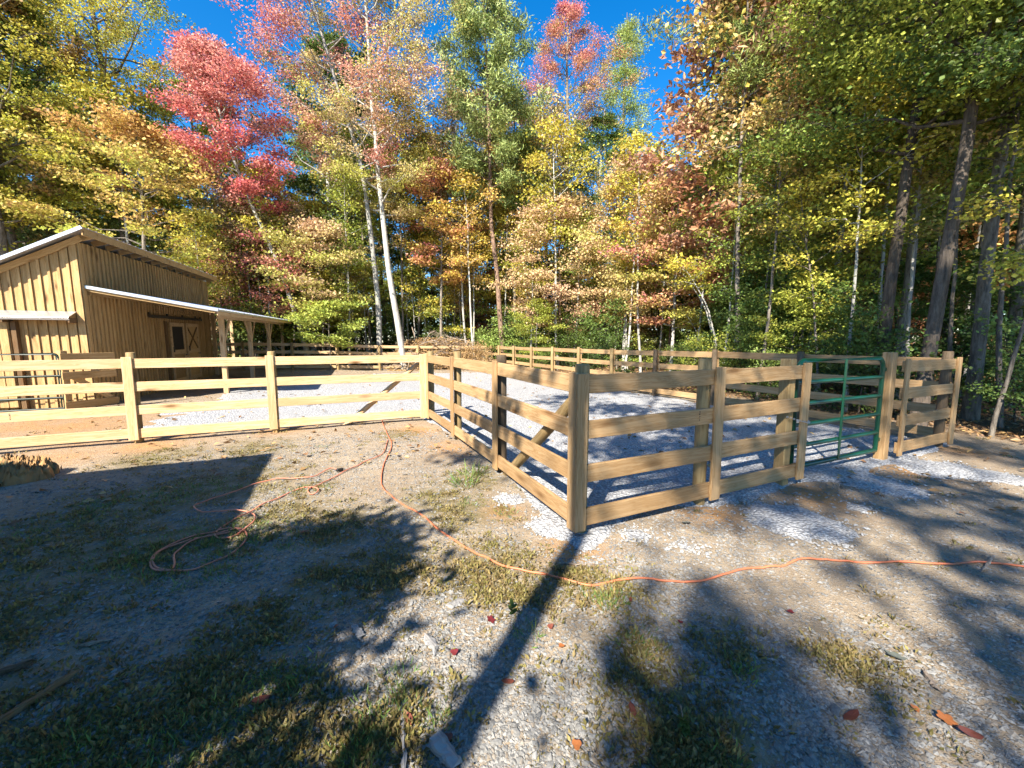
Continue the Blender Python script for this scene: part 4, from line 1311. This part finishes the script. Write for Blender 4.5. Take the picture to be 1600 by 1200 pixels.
def stones(x, y, z, size, flat, mat, rng, name):
    n = len(x)
    base = ICO_V[None] * (1 + rng.normal(0, 0.16, (n, 12, 1)))
    sc = np.stack([size * rng.uniform(.75, 1.35, n), size * rng.uniform(.5, .95, n), size * flat * rng.uniform(.6, 1.3, n)], 1)
    v = base * sc[:, None, :] * 0.5
    a = rng.uniform(0, 6.283, n)
    tx, ty = rng.normal(0, .22, n), rng.normal(0, .22, n)
    v[:, :, 2] += v[:, :, 0] * tx[:, None] + v[:, :, 1] * ty[:, None]
    c, s_ = np.cos(a)[:, None], np.sin(a)[:, None]
    vx = v[:, :, 0] * c - v[:, :, 1] * s_
    vy = v[:, :, 0] * s_ + v[:, :, 1] * c
    v = np.stack([vx + x[:, None], vy + y[:, None], v[:, :, 2] + (z + sc[:, 2] * 0.22)[:, None]], 2)
    f = (ICO_F[None] + 12 * np.arange(n)[:, None, None]).reshape(-1, 3)
    tone = np.repeat(np.clip(rng.normal(.5, .28, n), 0, 1), 20)
    jit = np.repeat(rng.uniform(0, 1, n), 20)
    return mesh_np(name, v.reshape(-1, 3), f, 3, M[mat], False, {'tone': ('FACE', tone), 'jit': ('FACE', jit)})


rng = np.random.default_rng(99)
x, y, r = polar(60000, 1.15, 9.5, rng)
dens = np.clip(blobs(x, y, SHALE) * 1.1 + 0.55 * sstep(.45, .7, vnoise(x, y, 1.3, 77, 3)) * sstep(6.5, 3.5, r), 0.05, 1) * (0.35 + 0.9 * vnoise(x, y, 5.0, 78, 2))
dens *= 1 - 0.75 * np.clip(blobs(x, y, WEEDS), 0, 1)
dens *= 1 - gravel_mask(x, y)
k = rng.uniform(0, 1, len(x)) < dens
x, y, r = x[k], y[k], r[k]
size = np.clip(rng.lognormal(math.log(.015), .42, len(x)), .007, .045) * (1 + 0.05 * r)
stuff('shale_chips', stones(x, y, gz(x, y), size, .38, 'shale', rng, 'shale_chips'), 'loose grey shale chips strewn over the bare foreground', 'stones')
print('shale', len(x))
OCT_V = np.array([(1, 0, 0), (-1, 0, 0), (0, 1, 0), (0, -1, 0), (0, 0, 1), (0, 0, -1)], float)
OCT_F = np.array([(0, 2, 4), (2, 1, 4), (1, 3, 4), (3, 0, 4)])
x, y, r = polar(130000, 1.1, 7.5, rng)
k = rng.uniform(0, 1, len(x)) < (0.30 + 0.9 * sstep(.40, .65, vnoise(x, y, 1.6, 177, 3))) * (0.3 + vnoise(x, y, 7, 178, 2)) * (1 - gravel_mask(x, y)) * (1 - .6 * np.clip(blobs(x, y, WEEDS), 0, 1)) * sstep(6.5, 4.5, x)
x, y, r = x[k], y[k], r[k]
n = len(x)
sz = np.clip(rng.lognormal(math.log(.0075), .4, n), .003, .016) * (1 + .06 * r)
v = OCT_V[None] * (1 + rng.normal(0, .25, (n, 6, 1))) * np.stack([sz * rng.uniform(.8, 1.4, n), sz * rng.uniform(.6, 1, n), sz * .5], 1)[:, None, :]
a = rng.uniform(0, 6.28, n)
c, s_ = np.cos(a)[:, None], np.sin(a)[:, None]
v = np.stack([v[:, :, 0] * c - v[:, :, 1] * s_ + x[:, None], v[:, :, 0] * s_ + v[:, :, 1] * c + y[:, None], v[:, :, 2] + gz(x, y)[:, None] + .002], 2)
f = (OCT_F[None] + 6 * np.arange(n)[:, None, None]).reshape(-1, 3)
stuff('fine_gravel', mesh_np('fine_gravel', v.reshape(-1, 3), f, 3, M['shale'], False, {'tone': ('FACE', np.repeat(rng.uniform(.1, 1, n), 4)), 'jit': ('FACE', np.repeat(rng.uniform(0, 1, n), 4))}), 'fine stone grit packed into the foreground dirt', 'gravel')
print('grit', n)
x, y, r = polar(52000, 2.2, 11, rng)
k = rng.uniform(0, 1, len(x)) < sstep(.25, .7, gravel_mask(x, y) + 0.25 * (vnoise(x, y, 6, 5) - .5))
x, y, r = x[k], y[k], r[k]
size = np.clip(rng.lognormal(math.log(.016), .35, len(x)), .008, .034) * (1 + 0.05 * r)
stuff('limestone_gravel', stones(x, y, gz(x, y) + .006, size, .65, 'limestone', rng, 'limestone_gravel'), 'loose pale limestone gravel on the yard and outside the gate', 'gravel')
print('limestone', len(x))


# ------------------------------------------------------------------ weeds, grass and litter
def tufts(cx, cy, per, rad, lmin, lmax, wid, mat, name, rng, up=1.1):
    n = len(cx)
    idx = np.repeat(np.arange(n), per)
    m = len(idx)
    sc = rng.uniform(.6, 1.3, n)[idx]
    a = rng.uniform(0, 6.283, m)
    rr = rad * np.sqrt(rng.uniform(0, 1, m)) * sc
    ox, oy = np.cos(a) * rr, np.sin(a) * rr
    x, y = cx[idx] + ox, cy[idx] + oy
    tan = unit(np.c_[ox / rad * .7 + rng.normal(0, .45, m), oy / rad * .7 + rng.normal(0, .45, m), np.full(m, up) * rng.uniform(.3, 1.2, m)])
    L = rng.uniform(lmin, lmax, m) * sc
    nrm = unit(rng.normal(0, 1, (m, 3)))
    c = np.c_[x, y, gz(x, y)] + tan * (L * rng.uniform(.35, .8, m))[:, None]
    v, f = kites(c, nrm, tan, L, L * wid, .1)
    tone = np.clip(rng.uniform(0, 1, n)[idx] * .7 + rng.uniform(0, .3, m), 0, 1)
    return mesh_np(name, v, f, 4, M[mat], False, {'tone': ('FACE', tone), 'jit': ('FACE', rng.uniform(0, 1, m))})


x, y, r = polar(34000, 1.15, 12, rng)
d = np.clip(blobs(x, y, WEEDS) * 1.3 * (vnoise(x, y, 3.5, 55, 3) * 1.6 - .25), 0, 1) + 0.02
d *= 1 - np.clip(gravel_mask(x, y) * 1.5, 0, 1)
k = rng.uniform(0, 1, len(x)) < d * .75
stuff('ground_weeds', tufts(x[k], y[k], 20, .05, .012, .036, .42, 'weed', 'ground_weeds', rng, .8), 'low olive-brown weeds growing in patches over the bare ground', 'weeds')
print('weeds', k.sum())
GREEN = [gp(740, 745, .12), gp(735, 790, .15), gp(790, 805, .1), gp(350, 855, .55), gp(230, 865, .5), gp(320, 765, .5), gp(180, 790, .5), gp(470, 770, .2), gp(820, 1000, .06), gp(950, 940, .12), gp(610, 1110, .1), gp(440, 1060, .12), gp(560, 1170, .1), gp(60, 830, .4), gp(1130, 1190, .06),
         gp(1000, 1010, .1), gp(620, 1060, .06), gp(680, 1130, .06), gp(300, 1150, .2), gp(100, 1190, .2), gp(500, 700, .15), gp(1150, 1050, .08)]
x, y, r = polar(20000, 1.15, 9, rng)
k = rng.uniform(0, 1, len(x)) < np.clip(blobs(x, y, GREEN) * 1.2 - .25, 0, 1) * .8
stuff('grass_tufts', tufts(x[k], y[k], 14, .05, .018, .055, .10, 'grass', 'grass_tufts', rng, 1.3), 'small green grass tufts scattered over the foreground', 'grass')
g = [gnd(738, 745), gnd(728, 762)]
stuff('grass_clump', tufts(np.array([q[0] for q in g]), np.array([q[1] for q in g]), 60, .12, .06, .17, .06, 'grass', 'grass_clump', rng, 1.2), 'dark green grass clump beside the diagonal fence run', 'grass')
x, y, r = polar(60000, 5.5, 48, rng, RAD(56))
k = rng.uniform(0, 1, len(x)) < litter_mask(x, y) * .8 + .03
x, y, r = x[k], y[k], r[k]
n = len(x)
L = rng.uniform(.045, .105, n) * (1 + r * .022)
v, f = kites(np.c_[x, y, gz(x, y) + rng.uniform(.01, .05, n)], unit(rng.normal(0, .35, (n, 3)) + np.array([0, 0, 1.0])), unit(rng.normal(0, 1, (n, 3)) * np.array([1, 1, .25])), L, L * .65, .2)
stuff('leaf_litter', mesh_np('leaf_litter', v, f, 4, M['litter'], False, {'tone': ('FACE', rng.uniform(0, 1, n)), 'jit': ('FACE', rng.uniform(0, 1, n))}), 'brown leaf litter covering the floor of the wood', 'leaves')


# ------------------------------------------------------------------ cords
def catmull(p, n=5):
    p = np.asarray(p, float)
    q = np.vstack([2 * p[0] - p[1], p, 2 * p[-1] - p[-2]])
    out = []
    for i in range(1, len(q) - 2):
        for t in np.linspace(0, 1, n, endpoint=False):
            a, b, c, d = q[i - 1], q[i], q[i + 1], q[i + 2]
            out.append(.5 * ((2 * b) + (-a + c) * t + (2 * a - 5 * b + 4 * c - d) * t * t + (-a + 3 * b - 3 * c + d) * t ** 3))
    out.append(q[-2])
    return np.array(out)


def cord_mesh(name, pxs, rad, mat, lift=0.0, seed=0):
    p = np.array([gnd(a, b)[:2] for a, b in pxs])
    c = catmull(p)
    rg = np.random.default_rng(seed)
    z = gz(c[:, 0], c[:, 1]) + rad + lift + 0.012 * vnoise(c[:, 0], c[:, 1], 4, seed)
    v, f = tube_np(np.c_[c, z], rad, 8)
    return mesh_np(name, v, f, 4, M[mat], True)


MAIN = [(596, 655), (600, 668), (606, 682), (612, 698), (600, 728), (596, 748), (598, 764), (612, 778), (640, 797), (665, 815), (690, 835), (720, 852), (750, 868), (785, 885), (820, 893), (850, 897), (872, 905), (900, 912), (925, 916), (960, 911),
        (1000, 908), (1050, 912), (1090, 911), (1130, 900), (1170, 893), (1220, 886), (1255, 876), (1300, 877), (1360, 881), (1420, 883), (1490, 884), (1540, 882), (1600, 888), (1680, 900)]
COIL = [(606, 690), (599, 710), (585, 718), (560, 729), (535, 741), (516, 749.5), (497, 760), (482, 768), (484, 774), (492, 775), (498, 770), (492, 765), (478, 765), (461, 769), (442, 778), (420, 788), (392, 802), (365, 815.5), (346, 826.5), (337, 834), (337, 840),
        (348, 842), (365, 839), (376, 833), (370, 828), (354, 828), (332, 832.5), (304, 839), (271, 851), (247, 865), (236, 879), (238, 890), (252, 894), (267, 893), (273, 882), (272, 870), (282, 858), (299, 848), (332, 837), (365, 829), (379, 829), (386, 837), (381, 851),
        (362, 866), (330, 880), (300, 890), (270, 893), (245, 889), (240, 876), (256, 860), (290, 848), (330, 839), (360, 833)]
LOOP = [(531, 738.5), (519, 736), (502, 742.6), (486, 749.5), (458, 751.7), (434, 752), (403, 759), (370, 770), (332, 782.5), (307, 793.5), (305, 800), (315, 806), (337, 806), (370, 803), (390, 804.5), (399, 811), (396, 820), (384, 830), (372, 838)]
tag(obj('extension_cord', cord_mesh('extension_cord', MAIN, .0072, 'cord', 0, 2)), 'long orange cord snaking across the foreground to the right edge', 'cord')
coil = tag(obj('extension_cord', cord_mesh('extension_cord', COIL, .0068, 'cord2', .004, 5)), 'faded red-orange cord lying in coils on the grass at left', 'cord')
loop = tag(obj('extension_cord', cord_mesh('extension_cord', LOOP, .0066, 'cord2', .014, 8)), 'faded cord in one wide loop ending in a black plug', 'cord')
g = gnd(531, 738.5)
pl = obj('plug', rod(.02, .09, M['black'], 10, .008), loop, (g[0], g[1], float(gz(g[0], g[1])) + .03), (0, 0.1, RAD(30)))

# ------------------------------------------------------------------ crumpled canvas at the left edge
rg = np.random.default_rng(5)
nx, ny = 110, 70
U, V = np.meshgrid(np.linspace(-1, 1, nx), np.linspace(-1, 1, ny))
u, v = U.ravel(), V.ravel()
env = np.clip(1 - (np.abs(u) ** 3 + np.abs(v) ** 3), 0, 1) ** .45
rid = 1 - np.abs(2 * vnoise(u * 1.3 + 3 + .5 * v, v * 2.0 + 9, 3.1, 3, 3) - 1)
rid2 = 1 - np.abs(2 * vnoise(u * 1.4 + v * .9, v * 2.6 - u, 5.2, 9, 2) - 1)
zt = env * (0.04 + 0.20 * rid ** 3 + 0.10 * rid2 ** 4) - 0.015
gx = gnd(12, 752)
wx = u * .46 + .06 * (vnoise(u * 3, v * 3, 1.5, 1) - .5) + .07 * (rid - .5)
wy = v * .26 + .05 * (vnoise(u * 3, v * 3, 1.5, 2) - .5) + .05 * (rid2 - .5)
i = (np.arange(ny - 1)[:, None] * nx + np.arange(nx - 1)[None, :]).ravel()
me = mesh_np('canvas', np.c_[wx, wy, zt], np.c_[i, i + 1, i + nx + 1, i + nx], 4, M['tarp'], True)
me.materials.append(M['tarp2'])
fm = (vnoise(u[i], v[i], 1.9, 12, 2) > .66).astype(np.int32)
me.polygons.foreach_set('material_index', fm)
tag(obj('canvas_tarp', me, None, (gx[0] - .1, gx[1], float(gz(gx[0], gx[1])) + .01), (0, 0, RAD(8))), 'crumpled tan canvas tarp in a heap at the left edge', 'tarp')


# ------------------------------------------------------------------ brush pile behind the far fence
bx, by = spot(680, 24.8)
pile = thing('brush_pile', 'big heap of dry cut branches behind the far fence', 'brush pile', (bx, by, float(hgt(bx, by))))
rg = np.random.default_rng(31)
bmeshes = []
for k in range(8):
    L = rg.uniform(1.6, 3.0)
    s = np.linspace(-.5, .5, 6)[:, None]
    P = s * np.array([L, 0, 0]) + rg.normal(0, .05, (6, 3)) + np.array([0, .3, .15]) * (s ** 2) * rg.uniform(-2, 2)
    pr = [tube_np(P, np.linspace(.03, .008, 6), 5)]
    for q in range(5):
        j = rg.integers(1, 5)
        d = unit(rg.normal(0, 1, (1, 3)) + np.array([[1.0, 0, 0]]))[0]
        pr.append(tube_np(P[j] + d * np.linspace(0, rg.uniform(.3, .8), 4)[:, None] + rg.normal(0, .02, (4, 3)), np.linspace(.012, .004, 4), 4))
    vv, ff = join_np(pr)
    bmeshes.append(mesh_np('branch', vv, ff, 4, M['twig'], True))


def pile_h(a, b):
    return 2.1 * np.clip(1 - (a / 3.1) ** 2 - (b / 1.6) ** 2, 0, 1) ** .7 * (0.75 + .4 * vnoise(a + 9, b + 3, .8, 3))


for k in range(190):
    a, b = rg.uniform(-2.9, 2.9), rg.uniform(-1.5, 1.3)
    zz = pile_h(a, b) * rg.uniform(.55, 1.05) + .05
    obj('branch', bmeshes[k % 8], pile, (a, b, zz), (rg.normal(0, .3), rg.normal(0, .35), rg.uniform(0, 6.28)), [rg.uniform(.6, 1.1)] * 3)
n = 16000
a, b = rg.uniform(-3, 3, n), rg.uniform(-1.6, 1.5, n)
zz = pile_h(a, b) * rg.uniform(.6, 1.0, n) + .03
L = rg.uniform(.10, .22, n)
vv, ff = kites(np.c_[a, b, zz], unit(rg.normal(0, .6, (n, 3)) + np.array([0, -.3, .8])), unit(rg.normal(0, 1, (n, 3)) * np.array([1, 1, .5])), L, L * .35, .2)
stuff('dry_leaves', mesh_np('dry_leaves', vv, ff, 4, M['litter'], False, {'tone': ('FACE', rg.uniform(.3, 1, n)), 'jit': ('FACE', rg.uniform(.3, 1, n))}), '', None, pile)
bough = thing('fallen_bough', 'dead brown pine bough hanging over the far fence corner', 'branch', (*spot(742, 22.6), 1.15))
for k in range(7):
    obj('branch', bmeshes[k], bough, (rg.uniform(-.5, .5), rg.uniform(-.1, .2), rg.uniform(-.3, .15)), (rg.normal(0, .3), rg.uniform(.2, .8), rg.uniform(-.6, .6)), [.55] * 3)
n = 2600
cc = np.c_[rg.normal(0, .45, n), rg.normal(0, .12, n), rg.normal(-.2, .3, n)]
L = rg.uniform(.08, .16, n)
vv, ff = kites(cc, unit(rg.normal(0, 1, (n, 3))), unit(rg.normal(0, 1, (n, 3)) + np.array([.5, 0, -.6])), L, L * .25, .2)
stuff('dry_needles', mesh_np('dry_needles', vv, ff, 4, M['litter'], False, {'tone': ('FACE', rg.uniform(.4, 1, n)), 'jit': ('FACE', rg.uniform(.4, 1, n))}), '', None, bough)


# ------------------------------------------------------------------ fallen leaves, sticks and scraps on the foreground
def leaf_mesh(mat, lobes, seed, curl=.25):
    rg = random.Random(seed)
    n = 5 * lobes + 2 if lobes > 1 else 14
    pts = []
    for i in range(n):
        a = 2 * math.pi * i / n
        r = .5 * (0.62 + .38 * abs(math.cos(a * lobes / 2))) if lobes > 1 else .5 * (1 - .12 * abs(math.sin(a * 3)))
        pts.append((r * math.cos(a) * (1.0 if lobes > 1 else 1.15), r * math.sin(a) * (.9 if lobes > 1 else .55)))
    verts = [(0, 0, -.02)] + [(px, py, curl * (px * px * rg.uniform(.4, 1.4) + .9 * py * py)) for px, py in pts]
    faces = [(0, i + 1, (i + 1) % n + 1) for i in range(n)]
    base = len(verts)
    verts += [(.48, .012, .06), (.48, -.012, .06), (.85, 0, .10)]
    faces.append((base, base + 1, base + 2))
    me = bpy.data.meshes.new('leaf')
    me.from_pydata(verts, [], faces)
    me.materials.append(M[mat])
    return me


FL = [(475, 836, .10, 'redleaf', 5, 'orange-red maple leaf left of the long cord'), (767, 972, .075, 'redleaf', 5, 'crimson leaf on the tree-trunk shadow below the corner post'), (408, 1098, .085, 'brownleaf', 1, 'brown leaf among the grey chips at lower left'),
      (710, 1026, .06, 'redleaf', 3, 'small red-brown leaf beside the trunk shadow'), (1515, 1150, .105, 'brownleaf', 1, 'large reddish-brown leaf in the lower right corner'), (1478, 1126, .09, 'orangeleaf', 5, 'pale orange leaf beside the large reddish-brown leaf'),
      (1330, 1122, .10, 'brownleaf', 1, 'long brown leaf on the gravel at lower right'), (1400, 1025, .13, 'greyleaf', 5, 'grey-green lobed leaf on the dappled dirt at right'), (1072, 818, .12, 'greyleaf', 5, 'grey-violet leaf on the clay mound below the front fence'),
      (985, 944, .05, 'brownleaf', 1, 'brown leaf just below the long cord, right of the corner post'), (877, 1015, .05, 'orangeleaf', 3, 'small orange leaf in the dappled sun below the corner post'), (793, 1070, .075, 'brownleaf', 1, 'curled brown leaf near the lower middle'),
      (901, 1173, .06, 'orangeleaf', 3, 'yellow-orange leaf at the bottom middle'), (988, 1112, .075, 'brownleaf', 1, 'red-brown leaf right of the bottom middle'), (535, 835, .06, 'greyleaf', 3, 'small grey leaf left of the long cord'),
      (525, 985, .06, 'brownleaf', 1, 'faded brown leaf on the grey chips'), (1235, 960, .05, 'redleaf', 3, 'tiny red leaf on the dappled dirt'), (1063, 977, .045, 'redleaf', 3, 'tiny dark red leaf right of the middle'), (700, 1160, .06, 'brownleaf', 3, 'brown leaf beside the broken grey board'),
      (240, 950, .06, 'orangeleaf', 1, 'pale leaf on the dark ground at left'), (640, 1132, .07, 'brownleaf', 1, 'orange-brown leaf above the white splinter'), (1430, 1110, .05, 'orangeleaf', 3, 'small orange leaf at lower right'), (860, 985, .05, 'brownleaf', 3, 'small brown leaf near the leafy sprig')]
for i, (a, b, sz, mt, lo, lab) in enumerate(FL):
    g = gnd(a, b)
    rr_ = random.Random(i)
    o = obj('fallen_leaf', leaf_mesh(mt, lo, i), None, (g[0], g[1], float(gz(g[0], g[1])) + .018), (rr_.uniform(-.35, .35), rr_.uniform(-.35, .35), rr_.uniform(0, 6.28)), [sz * .78] * 3)
    tag(o, lab, 'leaf', 'fallen leaves on the foreground')


def stick(name, label, cat, a, b, w, h, mat, group=None, lift=.01):
    A, B = gnd(*a), gnd(*b)
    L = math.hypot(B[0] - A[0], B[1] - A[1])
    m = (A + B) / 2
    rg = np.random.default_rng(int(a[0] * 7 + a[1]))
    n = 9
    xs = np.linspace(-L / 2, L / 2, n)
    ring = np.array([(-w / 2, 0), (-w * .4, h * .9), (w * .1, h), (w / 2, h * .6), (w * .45, 0)])
    vs = np.array([[(x_, yy * (1 + rg.normal(0, .06)) + rg.normal(0, .004), zz * (1 + rg.normal(0, .1))) for yy, zz in ring] for x_ in xs])
    vs[0, :, 0] += rg.normal(0, .02, 5)
    vs[-1, :, 0] += rg.normal(0, .02, 5)
    f = [(i * 5 + k, i * 5 + (k + 1) % 5, (i + 1) * 5 + (k + 1) % 5, (i + 1) * 5 + k) for i in range(n - 1) for k in range(5)]
    f += [(4, 3, 2, 1, 0), tuple((n - 1) * 5 + k for k in range(5))]
    me = bpy.data.meshes.new(name)
    me.from_pydata([tuple(q) for q in vs.reshape(-1, 3)], [], f)
    me.materials.append(M[mat])
    o = obj(name, me, None, (m[0], m[1], float(gz(m[0], m[1])) + lift), (0, 0, math.atan2(B[1] - A[1], B[0] - A[0])))
    return tag(o, label, cat, group)


stick('weathered_board', 'dark weathered board end at the left edge, upper of two', 'board', (-30, 1062), (50, 1038), .04, .02, 'postdark')
stick('weathered_board', 'long dark split board at the left edge, lower of two', 'board', (-30, 1155), (108, 1066), .03, .02, 'barndark')
stick('broken_board', 'broken pale grey board piece at the bottom, left of the middle', 'board', (680, 1160), (712, 1204), .06, .025, 'grey_wood')
stick('wood_splinter', 'thin white splinter standing out at the bottom left of the middle', 'splinter', (628, 1120), (632, 1195), .012, .012, 'grey_wood')
stick('wood_scrap', 'small flat grey scrap on the chips beside the trunk shadow', 'wood scrap', (668, 1002), (682, 1020), .05, .012, 'grey_wood')
stick('wood_scrap', 'narrow pale scrap among the chips left of the middle', 'wood scrap', (552, 982), (565, 1000), .035, .012, 'grey_wood')
stick('wood_scrap', 'pale flat scrap by the weeds above the trunk shadow', 'wood scrap', (702, 950), (722, 940), .06, .012, 'grey_wood')
stick('twig', 'short dry twig on the sunny dirt right of the corner post', 'twig', (876, 880), (925, 882), .012, .010, 'twig')
stick('twig', 'thin dark twig by the cord near the right edge', 'twig', (1535, 895), (1552, 872), .012, .012, 'twig')
stick('twig', 'grey stick on the dirt at lower right', 'twig', (1445, 1055), (1465, 1080), .02, .014, 'twig')
stick('twig', 'straight twig lying on the dark ground at far left', 'twig', (120, 1010), (160, 1002), .016, .012, 'twig')

g = gnd(797, 985)
sprig = thing('leafy_sprig', 'small upright green sprig on the trunk shadow below the corner post', 'plant', (g[0], g[1], float(gz(g[0], g[1]))))
tube_obj('stem', [(0, 0, -.02), (.006, 0, .07), (.02, .004, .14)], .002, M['twig'], sprig, 5)
lm = leaf_mesh('grass', 1, 77)
for k in range(5):
    obj('leaf', lm, sprig, (.012 + .008 * math.cos(k * 1.9), .008 * math.sin(k * 1.9), .10 + .012 * k), (.3, -.4, k * 1.9), [.05] * 3)
g = gnd(1070, 1150)
pl2 = thing('leafy_plant', 'green leafy plant inside the photographer shadow at the bottom', 'plant', (g[0], g[1], float(gz(g[0], g[1]))))
tube_obj('stem', [(0, 0, -.02), (-.01, 0, .07), (-.03, .004, .15)], .003, M['twig'], pl2, 5)
for k in range(11):
    obj('leaf', lm, pl2, (-.02 * k / 11, 0, .015 + .008 * k), (.2, -.5, k * 2.4), [.06 - .002 * k] * 3)

# ------------------------------------------------------------------ the photographer, standing behind the camera (only the shadow shows)
fw = np.array([math.sin(YAW), math.cos(YAW), 0])
rt = np.array([math.cos(YAW), -math.sin(YAW), 0])
feet = np.array([CAM[0], CAM[1], 0]) - fw * 0.25
pers = thing('person', 'person in dark jacket and jeans holding up a phone behind the camera', 'person', (feet[0], feet[1], 0.0), (0, 0, -YAW))
M['skin'] = simple('skin', (0.50, 0.30, 0.21), 0.55)
M['jacket'] = simple('dark_jacket', (0.04, 0.05, 0.07), 0.85)
M['jeans'] = simple('jeans', (0.06, 0.09, 0.16), 0.85)
M['hair'] = simple('brown_hair', (0.06, 0.04, 0.025), 0.7)


def skinned(name, verts, edges, radii, mat, root=0, parent=None, sub=2):
    me = bpy.data.meshes.new(name)
    me.from_pydata(verts, edges, [])
    o = obj(name, me, parent)
    md = o.modifiers.new('skin', 'SKIN')
    md.use_smooth_shade = True
    for i, r_ in enumerate(radii):
        sv = me.skin_vertices[0].data[i]
        sv.radius = (r_, r_) if not isinstance(r_, tuple) else r_
    me.skin_vertices[0].data[root].use_root = True
    ss = o.modifiers.new('sub', 'SUBSURF')
    ss.levels = sub
    ss.render_levels = sub
    me.materials.append(mat)
    return o


# local frame: +y is the viewing direction, +x to the right; the phone is just behind the lens
V0 = [(0, 0, .98), (0, 0, 1.12), (0, 0, 1.30), (0, 0, 1.45), (0, .01, 1.52), (0, .03, 1.63), (0, .04, 1.75),
      (-.20, 0, 1.43), (-.27, .0, 1.17), (-.15, .10, 1.38), (-.085, .16, 1.50),
      (.20, 0, 1.43), (.27, .0, 1.17), (.15, .10, 1.38), (.085, .16, 1.50),
      (-.10, 0, .93), (-.12, .01, .50), (-.13, -.02, .09), (-.14, .14, .04),
      (.10, 0, .93), (.12, .01, .50), (.13, -.02, .09), (.14, .14, .04)]
E0 = [(0, 1), (1, 2), (2, 3), (3, 4), (4, 5), (5, 6), (3, 7), (7, 8), (8, 9), (9, 10), (3, 11), (11, 12), (12, 13), (13, 14), (0, 15), (15, 16), (16, 17), (17, 18), (0, 19), (19, 20), (20, 21), (21, 22)]
R0 = [(.16, .12), (.15, .11), (.17, .12), (.13, .09), .055, (.078, .095), (.072, .088), .062, .047, .033, .035, .062, .047, .033, .035, .088, .058, .042, .036, .088, .058, .042, .036]
skinned('body', V0, E0, R0, M['skin'], 0, pers)
skinned('jacket', [V0[i] for i in (0, 1, 2, 3, 7, 8, 9, 11, 12, 13)], [(0, 1), (1, 2), (2, 3), (3, 4), (4, 5), (5, 6), (3, 7), (7, 8), (8, 9)],
        [(.19, .15), (.18, .14), (.20, .145), (.15, .11), .078, .062, .045, .078, .062, .045], M['jacket'], 0, pers)
skinned('jeans', [V0[i] for i in (0, 15, 16, 17, 19, 20, 21)], [(0, 1), (1, 2), (2, 3), (0, 4), (4, 5), (5, 6)], [(.18, .14), .108, .076, .062, .108, .076, .062], M['jeans'], 0, pers)
skinned('hair', [(0, -.005, 1.66), (0, .0, 1.75), (0, .04, 1.80)], [(0, 1), (1, 2)], [(.092, .09), (.095, .105), (.075, .08)], M['hair'], 0, pers)
for s_ in (-1, 1):
    for k in range(4):
        zf = 1.475 + k * .022
        skinned('finger', [(s_ * .095, .165, zf), (s_ * .088, .178, zf), (s_ * .078, .182, zf + .003), (s_ * .066, .180, zf + .003)], [(0, 1), (1, 2), (2, 3)], [.0095, .009, .0085, .007], M['skin'], 0, pers, 1)
    skinned('thumb', [(s_ * .088, .15, 1.48), (s_ * .072, .148, 1.505), (s_ * .058, .152, 1.53)], [(0, 1), (1, 2)], [.012, .0105, .009], M['skin'], 0, pers, 1)
tag(obj('phone', box(.075, .008, .15, M['black'], .003), None, tuple(CAM - fw * .075 + np.array([0, 0, -.06])), (0, 0, -YAW)), 'black phone held up behind the camera by the photographer', 'phone')
print('total leaf/kite tris', LEAFTRIS[0])

#print('TRIS', sum(sum(len(p.vertices) - 2 for p in m.polygons) if len(m.polygons) < 3000 else len(m.polygons) * (len(m.polygons[0].vertices) - 2) for m in bpy.data.meshes))
